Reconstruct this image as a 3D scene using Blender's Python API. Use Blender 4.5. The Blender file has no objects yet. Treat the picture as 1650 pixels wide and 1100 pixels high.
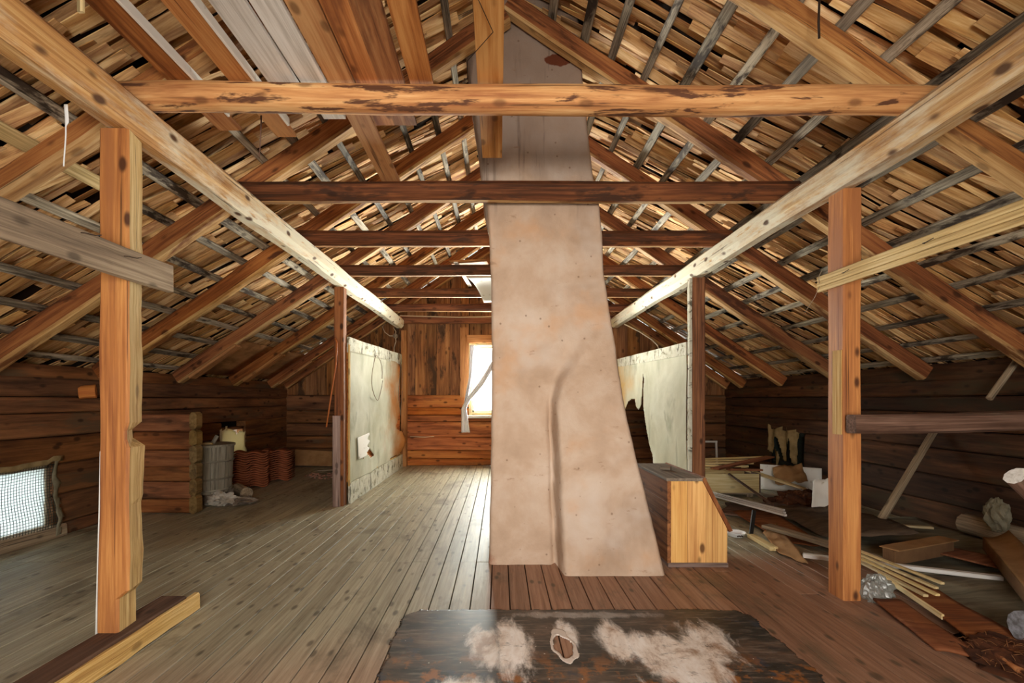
import bpy, math, random
from mathutils import Vector, noise, Matrix
random.seed(11)
C = bpy.context.scene.collection
H = 1.3                      # eye height
F, VX, VY = 800.0, 805.0, 643.0
R = random.uniform

def P(px, py, Y):            # a point at a known depth Y
    return Vector(((px-VX)/F*Y, Y, H+(VY-py)/F*Y))
def G(px, py, z=0.0):        # a point on the level z
    return P(px, py, F*(H-z)/(py-VY))
def N(x, y=0.0, z=0.0):
    return noise.noise(Vector((x, y, z)))
def lerp(a, b, t): return a+(b-a)*t
def sst(a, b, x):
    t = max(0.0, min(1.0, (x-a)/(b-a))); return t*t*(3-2*t)
def interp(tab, x):
    if x <= tab[0][0]: return tab[0][1]
    for (a, b), (c, d) in zip(tab, tab[1:]):
        if x <= c: return b+(d-b)*(x-a)/(c-a)
    return tab[-1][1]

# ------------------------------------------------------------------ materials
def lin(h):
    def f(c):
        c /= 255
        return c/12.92 if c <= .04045 else ((c+.055)/1.055)**2.4
    return (f(h >> 16 & 255), f(h >> 8 & 255), f(h & 255), 1)

class NT:
    def __init__(s, name):
        s.m = bpy.data.materials.new(name); s.m.use_nodes = True
        s.t = s.m.node_tree; s.t.nodes.clear()
        s.out = s.n('ShaderNodeOutputMaterial'); s.b = s.n('ShaderNodeBsdfPrincipled')
        s.l(s.b.outputs[0], s.out.inputs[0])
    def n(s, k, **kw):
        o = s.t.nodes.new(k)
        for a, v in kw.items(): setattr(o, a, v)
        return o
    def l(s, a, b): s.t.links.new(a, b)
    def attr(s, nm): return s.n('ShaderNodeAttribute', attribute_name=nm)
    def mapv(s, v, sc, loc=(0, 0, 0)):
        o = s.n('ShaderNodeMapping'); o.inputs['Scale'].default_value = sc; o.inputs['Location'].default_value = loc
        s.l(v, o.inputs[0]); return o.outputs[0]
    def noise(s, v, sc=1, det=4, rough=.55, dist=0):
        o = s.n('ShaderNodeTexNoise'); o.inputs['Scale'].default_value = sc; o.inputs['Detail'].default_value = det
        o.inputs['Roughness'].default_value = rough; o.inputs['Distortion'].default_value = dist
        s.l(v, o.inputs['Vector']); return o.outputs[0]
    def ramp(s, f, stops, interp='LINEAR'):
        o = s.n('ShaderNodeValToRGB'); e = o.color_ramp.elements; o.color_ramp.interpolation = interp
        while len(e) < len(stops): e.new(.5)
        for i, (p, c) in enumerate(stops):
            e[i].position = p; e[i].color = c if isinstance(c, tuple) else lin(c)
        s.l(f, o.inputs[0]); return o.outputs[0]
    def mask(s, f, a, b):
        o = s.n('ShaderNodeMapRange'); o.interpolation_type = 'SMOOTHSTEP'
        s.l(f, o.inputs[0])
        o.inputs[1].default_value = a; o.inputs[2].default_value = b
        return o.outputs[0]
    def math(s, op, a, b=None, c=None):
        o = s.n('ShaderNodeMath', operation=op)
        for i, v in enumerate((a, b, c)):
            if v is None: continue
            if isinstance(v, (int, float)): o.inputs[i].default_value = v
            else: s.l(v, o.inputs[i])
        return o.outputs[0]
    def mix(s, f, a, b, bt='MIX'):
        o = s.n('ShaderNodeMix', data_type='RGBA', blend_type=bt)
        for i, v in ((0, f), (6, a), (7, b)):
            if isinstance(v, int) and i: o.inputs[i].default_value = lin(v)
            elif isinstance(v, (float, int)): o.inputs[i].default_value = v
            elif isinstance(v, tuple): o.inputs[i].default_value = v
            else: s.l(v, o.inputs[i])
        return o.outputs[2]
    def bump(s, h, st=.3, d=.01):
        o = s.n('ShaderNodeBump'); o.inputs['Strength'].default_value = st; o.inputs['Distance'].default_value = d
        s.l(h, o.inputs['Height']); s.l(o.outputs[0], s.b.inputs['Normal'])
    def fin(s, col, rough=.8, spec=.25):
        if isinstance(col, int): s.b.inputs['Base Color'].default_value = lin(col)
        else: s.l(col, s.b.inputs['Base Color'])
        if isinstance(rough, float): s.b.inputs['Roughness'].default_value = rough
        else: s.l(rough, s.b.inputs['Roughness'])
        s.b.inputs['Specular IOR Level'].default_value = spec
        return s.m

def wood(name, dark, mid, light, sx=1.6, sy=26, knots=.5, rough=.78, bump=.35, var=.3, patch=None, crack=.5, spec=.25, white=None):
    t = NT(name); g = t.attr('gc').outputs['Vector']; r = t.attr('rnd').outputs['Fac']
    grain = t.noise(t.mapv(g, (sx, sy*1.6, sy*1.6)), 1, 7, .66, .5)
    broad = t.noise(t.mapv(g, (.9, 4, 4)), 1, 3, .5, .2)
    fine = t.noise(t.mapv(g, (sx*2.5, sy*5, sy*5), (7, 1, 2)), 1, 4, .6, .3)
    f = t.math('ADD', t.math('ADD', t.math('MULTIPLY', grain, .5), t.math('MULTIPLY', broad, .3)), t.math('MULTIPLY', fine, .2))
    col = t.ramp(f, [(.40, dark), (.5, mid), (.60, light)])
    if patch:                                              # worn, dirty or barked areas: (colour, lo, hi, scale along, scale across)
        pm = t.mask(t.noise(t.mapv(g, (patch[3], patch[4], patch[4]), (3, 5, 7)), 1, 5, .65, .3), patch[1], patch[2])
        col = t.mix(pm, col, patch[0])
    if white:                                              # limewash that begins part way along the timber
        a = t.attr('along').outputs['Fac']
        wm = t.math('ADD', a, t.math('MULTIPLY', t.math('SUBTRACT', t.noise(t.mapv(g, (2.2, 9, 9)), 1, 5, .7), .5), 1.0))
        wm = t.math('MULTIPLY', t.mask(wm, white[1], white[2]), t.mask(t.noise(t.mapv(g, (5, 30, 30)), 1, 4, .6), .28, .42))
        wm = t.math('MULTIPLY', wm, .85)
        col = t.mix(wm, col, white[0])
    if knots:
        v = t.n('ShaderNodeTexVoronoi'); v.inputs['Scale'].default_value = 1
        t.l(t.mapv(g, (4.2, 8.5, 8.5)), v.inputs['Vector'])
        km = t.math('MULTIPLY', t.mask(v.outputs['Distance'], .23, .10), min(1, knots*1.3))
        col = t.mix(km, col, dark if isinstance(dark, tuple) else tuple(c*.35 if i < 3 else 1 for i, c in enumerate(lin(dark))))
    if crack:
        cn = t.noise(t.mapv(g, (.9, 48, 48), (9, 2, 4)), 1, 3, .5, .25)
        cm = t.math('MULTIPLY', t.mask(cn, .35, .30), min(1, crack*1.4))
        col = t.mix(cm, col, tuple(c*.25 if i < 3 else 1 for i, c in enumerate(lin(dark))))
    hs = t.n('ShaderNodeHueSaturation')
    t.l(t.math('MULTIPLY_ADD', r, var, 1-var/2), hs.inputs['Value'])
    t.l(t.math('MULTIPLY_ADD', t.math('FRACT', t.math('MULTIPLY', r, 7.31)), .005, .4975), hs.inputs['Hue'])
    t.l(t.math('MULTIPLY_ADD', t.math('FRACT', t.math('MULTIPLY', r, 3.77)), .12, .90), hs.inputs['Saturation'])
    t.l(col, hs.inputs['Color'])
    t.bump(f, bump, .012)
    return t.fin(hs.outputs[0], rough, spec)

M = {}
M['post'] = wood('orange_hewn_pine', 0x84481b, 0xae6a2a, 0xc9873f, sx=.9, sy=16, knots=.8, patch=(0xa0602c, .55, .7, .8, 6), spec=.35, rough=.6)
M['raw'] = wood('raw_split_pine', 0xa5783e, 0xd2ab66, 0xeccf92, sx=1.2, sy=30, knots=.4, bump=.8)
M['postdk'] = wood('brown_pine', 0x55301a, 0x7d4a26, 0x9a6236, sx=1, sy=18, knots=.7)
M['collar1'] = wood('barked_pine_log', 0x9a5c2a, 0xc78a4a, 0xe2b272, sx=1.3, sy=16, knots=.5, patch=(0x5c361f, .53, .60, 2.4, 14), var=.1)
M['collar'] = wood('dark_pine_log', 0x40230f, 0x66391d, 0x87512b, sx=1.2, sy=18, knots=.4, patch=(0x43291a, .5, .62, 2, 9))
M['rafter'] = wood('rafter_pine', 0x5a3016, 0x8c5027, 0xab6c38, sx=1.1, sy=18, knots=.6, patch=(0x532d18, .55, .66, 1.5, 8), var=.35)
M['hewn'] = wood('hewn_lit_underside', 0x8a5c30, 0xb78a52, 0xd3ad76, sx=1.1, sy=14, knots=.4, patch=(0x7a4a26, .5, .62, 1.2, 6))  # bare hewn wood near; floor bounce light painted onto the far undersides
M['rafterlt'] = wood('rafter_log', 0x6e3d1b, 0xa4662f, 0xc38b4b, sx=1.1, sy=18, knots=.7, patch=(0x6f4020, .55, .66, 1.5, 8))
M['casing'] = wood('casing_board', 0x8a5a30, 0xb67c48, 0xcb945c, knots=.4)
M['lath'] = wood('grey_lath', 0x4a4034, 0x8f8370, 0xbcb19c, sx=2, sy=30, knots=.5, patch=(0x3f332a, .5, .62, 2.5, 8), var=.7)
M['purlin'] = wood('hewn_purlin', 0x8a5a2b, 0xb98a4e, 0xd9b67c, sx=.8, sy=18, knots=.8, bump=.6, white=(0xdcd8c2, .12, .50))
M['shingle'] = wood('shingle', 0xa87040, 0xd8a668, 0xf0cc94, sx=2, sy=18, knots=.3, patch=(0xa06c3c, .56, .7, 1.5, 7), var=.34, bump=.5, crack=.3)
M['plank'] = wood('brown_plank', 0x78441e, 0xac6c36, 0xca8f52, sx=1, sy=14, knots=.5, patch=(0x7a4a28, .5, .68, 1.2, 5), var=.35)
M['planklt'] = wood('yellow_plank', 0x95602c, 0xb57a3e, 0xcc985a, sx=.8, sy=12, knots=.5, var=.15)
M['whitepl'] = wood('white_painted_board', 0xbdb6ac, 0xdfdad3, 0xefece8, sx=1, sy=20, knots=.1, crack=.5, patch=(0x9c8466, .66, .72, 2, 8), var=.1)
M['greypl'] = wood('weathered_plank', 0x6d5c4a, 0x98846b, 0xb9a68a, sx=1, sy=20, knots=.5, var=.2)
M['greyply'] = wood('dusty_sheet', 0x57503f, 0x78705a, 0x938a70, sx=1.5, sy=6, knots=.1, crack=0, var=.25, patch=(0x5d4c38, .5, .7, 2, 3))
M['darkbrd'] = wood('dark_hardboard', 0x3a2d20, 0x594736, 0x705d48, sx=2, sy=5, knots=0, crack=0, var=.2)
M['redbrd'] = wood('redbrown_board', 0x59301a, 0x7f4826, 0x97613a, sx=1.2, sy=14, knots=.3, var=.25)
M['log'] = wood('wall_log', 0x472a15, 0x6e4422, 0x8b5a2f, sx=.9, sy=6, crack=.25, knots=.6, patch=(0x5b4630, .52, .66, .8, 5), var=.5, bump=.5)
M['logdk'] = wood('dark_wall_log', 0x2c1a0e, 0x4a2d18, 0x654126, sx=.9, sy=6, crack=.25, knots=.6, patch=(0x40321f, .5, .66, .8, 5), var=.6, bump=.5)
M['logmid'] = wood('partition_log', 0x5a3318, 0x8c5328, 0xa86c3a, sx=.9, sy=6, knots=.5, crack=.25, patch=(0x5e3a20, .52, .66, .8, 5), var=.3)
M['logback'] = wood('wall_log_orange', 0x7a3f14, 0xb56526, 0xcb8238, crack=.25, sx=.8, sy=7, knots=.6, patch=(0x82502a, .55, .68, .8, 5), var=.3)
M['gable'] = wood('gable_board', 0x5a361a, 0x8a5a2f, 0xa77645, sx=.8, sy=10, knots=.5, crack=.2, patch=(0x4c3421, .52, .62, 1.6, 4), var=.45)
M['darkwood'] = wood('dark_old_timber', 0x3b261b, 0x5f4436, 0x826353, sx=1, sy=18, knots=.4, patch=(0x74604f, .55, .7, 1.5, 5))
M['chest'] = wood('varnished_pine', 0xb0742f, 0xd8a052, 0xe6b668, sx=.7, sy=16, knots=.8, rough=.5, var=.15, crack=.25)
M['chestdk'] = wood('chest_side', 0x5e3519, 0x84502a, 0x9b6438, sx=1, sy=14, knots=.5)
M['chesttop'] = wood('chest_top', 0x4a4038, 0x6e6052, 0x857868, sx=1, sy=14, knots=.3)
M['lathyel'] = wood('pale_lath', 0xa98c58, 0xcdb27a, 0xe2cf9f, sx=1.2, sy=24, knots=.3, var=.3)
M['endlog'] = wood('log_end', 0x5a4526, 0x7d6236, 0x97794a, sx=3, sy=8, knots=0)
M['tub'] = wood('grey_stave', 0x6a6456, 0x8d8676, 0xa8a291, sx=1.2, sy=18, knots=.2, var=.2)
M['lilac'] = wood('greyed_board', 0x6d564b, 0x8f776c, 0xa89086, sx=1, sy=14, knots=.5)
M['fibre'] = wood('fibreboard', 0x8f6338, 0xb5834f, 0xc8965f, sx=2, sy=3, knots=0, crack=0, var=.2, bump=.1)
M['sill'] = wood('sill_top', 0x40281a, 0x624431, 0x7b5a44, sx=1, sy=14, knots=.4)

def simple(name, col, rough=.8, nz=None, spec=.25, metal=0.0, bump=0):
    t = NT(name)
    if nz:
        tc = t.n('ShaderNodeTexCoord'); f = t.noise(tc.outputs['Object'], nz[2], 5, .6)
        c = t.ramp(f, [(.38, col), (.65, nz[0])]) if nz[1] is None else t.mix(t.mask(f, nz[1], nz[1]+.12), col, nz[0])
        if bump: t.bump(f, bump, .01)
        t.fin(c, rough, spec)
    else: t.fin(col, rough, spec)
    t.b.inputs['Metallic'].default_value = metal
    return t.m
M['black'] = simple('black_metal', 0x17130f, .5)
M['white'] = simple('white_paint', 0xe6e2da, .6, (0xb7ab98, .62, 9))
M['whitepl2'] = simple('white_plastic', 0xe4e4e4, .4)
M['wire'] = simple('grey_wire', 0x8b7a66, .6)
M['wiredk'] = simple('dark_wire', 0x2b1d13, .6)
M['cable'] = simple('pale_cable', 0xcdbda0, .6)
M['copper'] = simple('orange_cable', 0xa25a2a, .6)
M['card'] = simple('cardboard', 0xa17a50, .9, (0x8a6540, None, 6))
M['carddk'] = simple('dark_cardboard', 0x7a5a3c, .9, (0x6a4c33, None, 6))
M['tile'] = simple('clay_tile', 0x84472b, .9, (0x9c5a3a, None, 14))
M['felt'] = simple('grey_felt', 0x8b8b92, .9, (0x5d5a5a, None, 40))
M['dark'] = simple('dark_void', 0x1a120b, .95)
M['under'] = simple('roof_underlay', 0x2e1d10, .95)
M['rubble'] = simple('rubble', 0x97897a, .95, (0x6d5c4d, None, 18))
M['pink'] = simple('clay_crumbs', 0xb98f7c, .95, (0x8d5d46, None, 18))
M['paper'] = simple('grey_paper', 0x8f8873, .9, (0x6f6853, None, 8))
M['insul'] = simple('brown_fibre_fill', 0x5a331c, .95, (0x3a2012, None, 10))
M['straw'] = simple('fibre_straw', 0x7d5230, .95)
M['green'] = simple('green_black_board', 0x26302b, .8, (0x1b201d, None, 5))
M['cloth'] = simple('drab_cloth', 0xa28d66, .95, (0x7d6a48, None, 7))
M['chalkcloth'] = simple('white_rag', 0xc9c2b6, .95, (0xa39a8c, None, 12))

def plaster():
    t = NT('chimney_plaster'); tc = t.n('ShaderNodeTexCoord'); o = tc.outputs['Object']
    sep = t.n('ShaderNodeSeparateXYZ'); t.l(o, sep.inputs[0]); z = sep.outputs['Z']
    a = t.noise(o, 2.2, 6, .6, .3)
    col = t.ramp(a, [(.32, 0xa58b75), (.5, 0xb79d87), (.68, 0xc4af9d)])
    b = t.noise(t.mapv(o, (1, 1, 1), (4, 8, 1)), 1.1, 4, .6)
    col = t.mix(t.math('MULTIPLY', t.mask(b, .52, .7), .6), col, 0xc9bbb0)      # pale limewash clouds
    w = t.noise(t.mapv(o, (1, 1, 1), (14, 3, 1)), 1.6, 4, .6)
    col = t.mix(t.math('MULTIPLY', t.mask(w, .56, .72), .5), col, 0xc4946a)      # tan stains
    so = t.math('ADD', z, t.math('MULTIPLY', t.noise(t.mapv(o, (3, 3, .8)), 1.5, 5, .65), 1.1))
    col = t.mix(t.math('MULTIPLY', t.mask(so, 3.15, 4.1), .6), col, 0x86746a)     # soot towards the ridge
    sk = t.noise(t.mapv(o, (9, 9, .55), (2, 0, 0)), 1, 4, .6)
    sm = t.math('MULTIPLY', t.mask(sk, .55, .66), t.mask(so, 3.2, 4.0))
    col = t.mix(t.math('MULTIPLY', sm, .6), col, 0x4b3f38)                        # rain streaks
    sc = t.noise(t.mapv(o, (5, 5, 14), (1, 2, 9)), 1, 5, .7)
    col = t.mix(t.math('MULTIPLY', t.mask(sc, .64, .70), .55), col, 0x8f6f58)      # scuffs
    v = t.n('ShaderNodeTexVoronoi'); v.inputs['Scale'].default_value = 9; t.l(o, v.inputs['Vector'])
    col = t.mix(t.math('MULTIPLY', t.mask(v.outputs['Distance'], .10, .05), .6), col, 0x6d5240)
    # bare brick where plaster has dropped off, near the ridge
    d = t.n('ShaderNodeVectorMath', operation='DISTANCE'); t.l(t.mapv(o, (1, 0, 2.2)), d.inputs[0]); d.inputs[1].default_value = (.49, 0, 4.10*2.2)
    dm = t.math('ADD', d.outputs['Value'], t.math('MULTIPLY', t.noise(o, 14, 3), .12))
    col = t.mix(t.mask(dm, .185, .165), col, 0x6b3a26)
    chip = t.math('ADD', t.math('ADD', sep.outputs['X'], t.math('MULTIPLY', z, .22)), t.math('MULTIPLY', t.noise(t.mapv(o, (6, 6, 5), (3, 1, 4)), 1, 5, .7), .28))
    col = t.mix(t.math('MULTIPLY', t.mask(chip, .11, .04), .6), col, 0x94604a)
    fn = t.noise(o, 28, 5, .7)
    t.bump(t.math('ADD', t.math('MULTIPLY', fn, .35), a), .45, .03)
    return t.fin(col, .92, .15)
M['plaster'] = plaster()

def floormat():
    t = NT('floor_boards'); g = t.attr('gc').outputs['Vector']; r = t.attr('rnd').outputs['Fac']
    tc = t.n('ShaderNodeTexCoord'); o = tc.outputs['Object']
    sep = t.n('ShaderNodeSeparateXYZ'); t.l(o, sep.inputs[0]); x, y = sep.outputs['X'], sep.outputs['Y']
    grain = t.noise(t.mapv(g, (1.8, 46, 46)), 1, 7, .66, .4)
    col = t.ramp(grain, [(.28, 0x7a705a), (.5, 0x9d947c), (.72, 0xb5ad95)])
    # brown paint near the camera; the sharp edge by the chimney is painted light
    wob = t.math('MULTIPLY', t.math('SUBTRACT', t.noise(o, 1.3, 4), .5), .9)
    br = t.ramp(grain, [(.3, 0x775440), (.5, 0x967058), (.7, 0xa9846c)])
    m1 = t.math('MULTIPLY', t.mask(x, -.11, -.05), t.mask(y, 4.4, 3.9))
    m2 = t.mask(t.math('ADD', t.math('SUBTRACT', t.math('MULTIPLY', y, 1.0), t.math('MULTIPLY', x, .35)), wob), 3.4, 2.2)
    m3 = t.math('MULTIPLY', t.mask(t.math('ADD', x, wob), 1.4, 2.0), t.mask(t.math('ADD', y, wob), 3.7, 3.0))
    m = t.math('MAXIMUM', t.math('MAXIMUM', m1, t.math('MULTIPLY', m2, .8)), t.math('MULTIPLY', m3, .75))
    col = t.mix(m, col, br)
    dirt = t.noise(t.mapv(o, (2.2, 1.3, 1)), 1, 6, .68, .3)
    col = t.mix(t.math('MULTIPLY', t.mask(dirt, .52, .66), .6), col, 0x5b5140)
    v = t.n('ShaderNodeTexVoronoi'); v.inputs['Scale'].default_value = 1
    t.l(t.mapv(g, (4.6, 11, 11)), v.inputs['Vector'])
    col = t.mix(t.math('MULTIPLY', t.mask(v.outputs['Distance'], .24, .09), .75), col, 0x4a4032)
    hs = t.n('ShaderNodeHueSaturation'); t.l(t.math('MULTIPLY_ADD', r, .25, .87), hs.inputs['Value']); t.l(col, hs.inputs['Color'])
    t.bump(grain, .2, .008)
    return t.fin(hs.outputs[0], .5, .35)
M['floor'] = floormat()

def rugmat():
    t = NT('worn_linoleum'); tc = t.n('ShaderNodeTexCoord'); o = t.mapv(tc.outputs['Object'], (1, 1, 1), (.46, 2.3, 0))
    sep = t.n('ShaderNodeSeparateXYZ'); t.l(o, sep.inputs[0]); x, y = sep.outputs['X'], sep.outputs['Y']
    a = t.noise(t.mapv(o, (2.5, 5, 1)), 1, 7, .68, .3)
    col = t.ramp(a, [(.32, 0x191b1b), (.45, 0x2f2e2b), (.56, 0x4c3f36), (.68, 0x6a5648)])
    fine = t.noise(t.mapv(o, (7, 45, 1)), 1, 4, .6)
    col = t.mix(t.math('MULTIPLY', t.mask(fine, .50, .68), .5), col, 0x85766a)
    bl = t.noise(t.mapv(o, (5, 5, 1), (8, 1, 0)), 1, 4, .6)
    col = t.mix(t.math('MULTIPLY', t.mask(bl, .60, .66), .7), col, 0x333c47)
    og = t.math('MULTIPLY', t.mask(t.noise(t.mapv(o, (7, 7, 1), (3, 9, 0)), 1, 5, .65), .5, .6), t.mask(y, 2.62, 2.3))
    col = t.mix(t.math('MULTIPLY', og, .8), col, 0x9a5f2c)
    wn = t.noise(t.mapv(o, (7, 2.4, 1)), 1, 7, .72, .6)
    glare = None  # window glare on the sheet, painted into its colour as white patches
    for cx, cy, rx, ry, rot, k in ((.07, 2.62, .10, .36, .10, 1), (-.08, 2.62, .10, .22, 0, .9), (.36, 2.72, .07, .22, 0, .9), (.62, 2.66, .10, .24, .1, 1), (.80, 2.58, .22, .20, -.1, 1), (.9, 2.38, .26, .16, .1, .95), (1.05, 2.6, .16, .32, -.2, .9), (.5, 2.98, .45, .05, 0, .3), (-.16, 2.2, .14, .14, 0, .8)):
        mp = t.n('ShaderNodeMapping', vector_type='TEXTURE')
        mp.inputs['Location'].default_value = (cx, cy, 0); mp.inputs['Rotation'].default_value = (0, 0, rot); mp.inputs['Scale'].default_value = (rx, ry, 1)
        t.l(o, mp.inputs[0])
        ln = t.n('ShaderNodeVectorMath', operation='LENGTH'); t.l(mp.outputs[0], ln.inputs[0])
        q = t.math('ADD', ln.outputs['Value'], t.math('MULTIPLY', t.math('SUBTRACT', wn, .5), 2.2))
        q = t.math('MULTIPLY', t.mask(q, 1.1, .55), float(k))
        glare = q if glare is None else t.math('MAXIMUM', glare, q)
    glare = t.math('MULTIPLY', glare, t.mask(t.noise(t.mapv(o, (16, 22, 1)), 1, 4, .7), .22, .46))
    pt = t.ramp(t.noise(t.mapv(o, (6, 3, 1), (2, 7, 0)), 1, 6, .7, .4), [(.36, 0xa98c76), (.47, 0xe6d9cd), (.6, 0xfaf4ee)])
    col = t.mix(glare, col, pt)
    sp = t.n('ShaderNodeTexVoronoi'); sp.inputs['Scale'].default_value = 26; t.l(o, sp.inputs['Vector'])
    rs = t.n('ShaderNodeSeparateColor'); t.l(sp.outputs['Color'], rs.inputs[0])
    col = t.mix(t.math('MULTIPLY', t.mask(sp.outputs['Distance'], .12, .06), t.math('GREATER_THAN', rs.outputs[0], .86)), col, 0xd8cfc2)
    t.bump(a, .25, .006)
    return t.fin(col, .42, .4)
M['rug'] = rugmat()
M['rugring'] = simple('worn_backing', 0xd6c8bc, .8, (0xb5a598, .58, 14))

def sheetmat(name, stain, y0, y1, yoff):
    t = NT(name); tc = t.n('ShaderNodeTexCoord'); o = t.mapv(tc.outputs['Object'], (1, 1, 1), (0, yoff, 0))
    sep = t.n('ShaderNodeSeparateXYZ'); t.l(o, sep.inputs[0])
    a = t.noise(o, 1.4, 5, .6, .4)
    col = t.ramp(a, [(.35, 0xb3b197), (.55, 0xc8c6b0), (.7, 0xd4d3c2)])
    q = t.math('ADD', sep.outputs['Y'], t.math('MULTIPLY', t.math('SUBTRACT', t.noise(t.mapv(o, (1, 1.2, 1.6), (5, 2, 0)), 1, 4, .55, .5), .5), 3.4))
    col = t.mix(t.math('MULTIPLY', t.mask(q, y0, y1), .9), col, stain)
    dk = t.noise(t.mapv(o, (1, 2.6, 1.1), (8, 4, 2)), 1, 4, .6, .6)
    col = t.mix(t.math('MULTIPLY', t.mask(dk, .54, .66), .6), col, 0x99987f)
    t.fin(col, .75, .2)
    t.b.inputs['Roughness'].default_value = .75
    tr = t.n('ShaderNodeBsdfTranslucent'); t.l(col, tr.inputs[0])
    mx = t.n('ShaderNodeMixShader'); mx.inputs[0].default_value = .18
    t.l(t.b.outputs[0], mx.inputs[1]); t.l(tr.outputs[0], mx.inputs[2]); t.l(mx.outputs[0], t.out.inputs[0])
    return t.m
M['sheetL'] = sheetmat('stained_paper_left', 0xb8701c, 7.9, 9.5, 7.8)
M['sheetR'] = sheetmat('stained_paper_right', 0xd0a45c, 7.6, 9.6, 7.3)
M['sheetR2'] = M['sheetR']
def limewash():
    t = NT('limewashed_board'); g = t.attr('gc').outputs['Vector']
    a = t.noise(t.mapv(g, (6, 9, 9)), 1, 5, .7, .5)
    col = t.ramp(a, [(.34, 0x6f664e), (.44, 0xb5b29f), (.7, 0xd0cec0)])
    k = t.noise(t.mapv(g, (9, 4, 4), (3, 3, 3)), 1, 4, .7, .8)
    col = t.mix(t.math('MULTIPLY', t.mask(k, .56, .62), .85), col, 0x463f30)
    return t.fin(col, .85, .2)
M['lime'] = limewash()

def thin(name, col, tl, tp, gl=.0):          # translucent / see-through thin stuff
    t = NT(name); t.t.nodes.remove(t.b)
    d = t.n('ShaderNodeBsdfDiffuse'); tr = t.n('ShaderNodeBsdfTranslucent'); tp_ = t.n('ShaderNodeBsdfTransparent'); gs = t.n('ShaderNodeBsdfGlossy')
    for q in (d, tr): q.inputs[0].default_value = lin(col)
    gs.inputs['Roughness'].default_value = .4
    m1 = t.n('ShaderNodeMixShader'); m1.inputs[0].default_value = tl; t.l(d.outputs[0], m1.inputs[1]); t.l(tr.outputs[0], m1.inputs[2])
    m2 = t.n('ShaderNodeMixShader'); m2.inputs[0].default_value = tp; t.l(m1.outputs[0], m2.inputs[1]); t.l(tp_.outputs[0], m2.inputs[2])
    m3 = t.n('ShaderNodeMixShader'); m3.inputs[0].default_value = gl; t.l(m2.outputs[0], m3.inputs[1]); t.l(gs.outputs[0], m3.inputs[2])
    t.l(m3.outputs[0], t.out.inputs[0]); return t.m
M['pane'] = thin('window_glass', 0xffffff, .5, .93, .05)
M['curtain'] = thin('white_curtain', 0xeeeef2, .028, .0)
M['gauze'] = thin('gauze', 0xeeeef2, .028, .10)
M['plastic'] = thin('milky_plastic', 0xdfe6e4, .5, .07, .04)
M['bag'] = thin('clear_plastic', 0xa5a8a2, .4, .5, .12)
M['ragwin'] = thin('sunlit_rag', 0xe6ddb8, .3, .05)
M['net'] = simple('dark_netting', 0x2f352d, .8)

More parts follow.
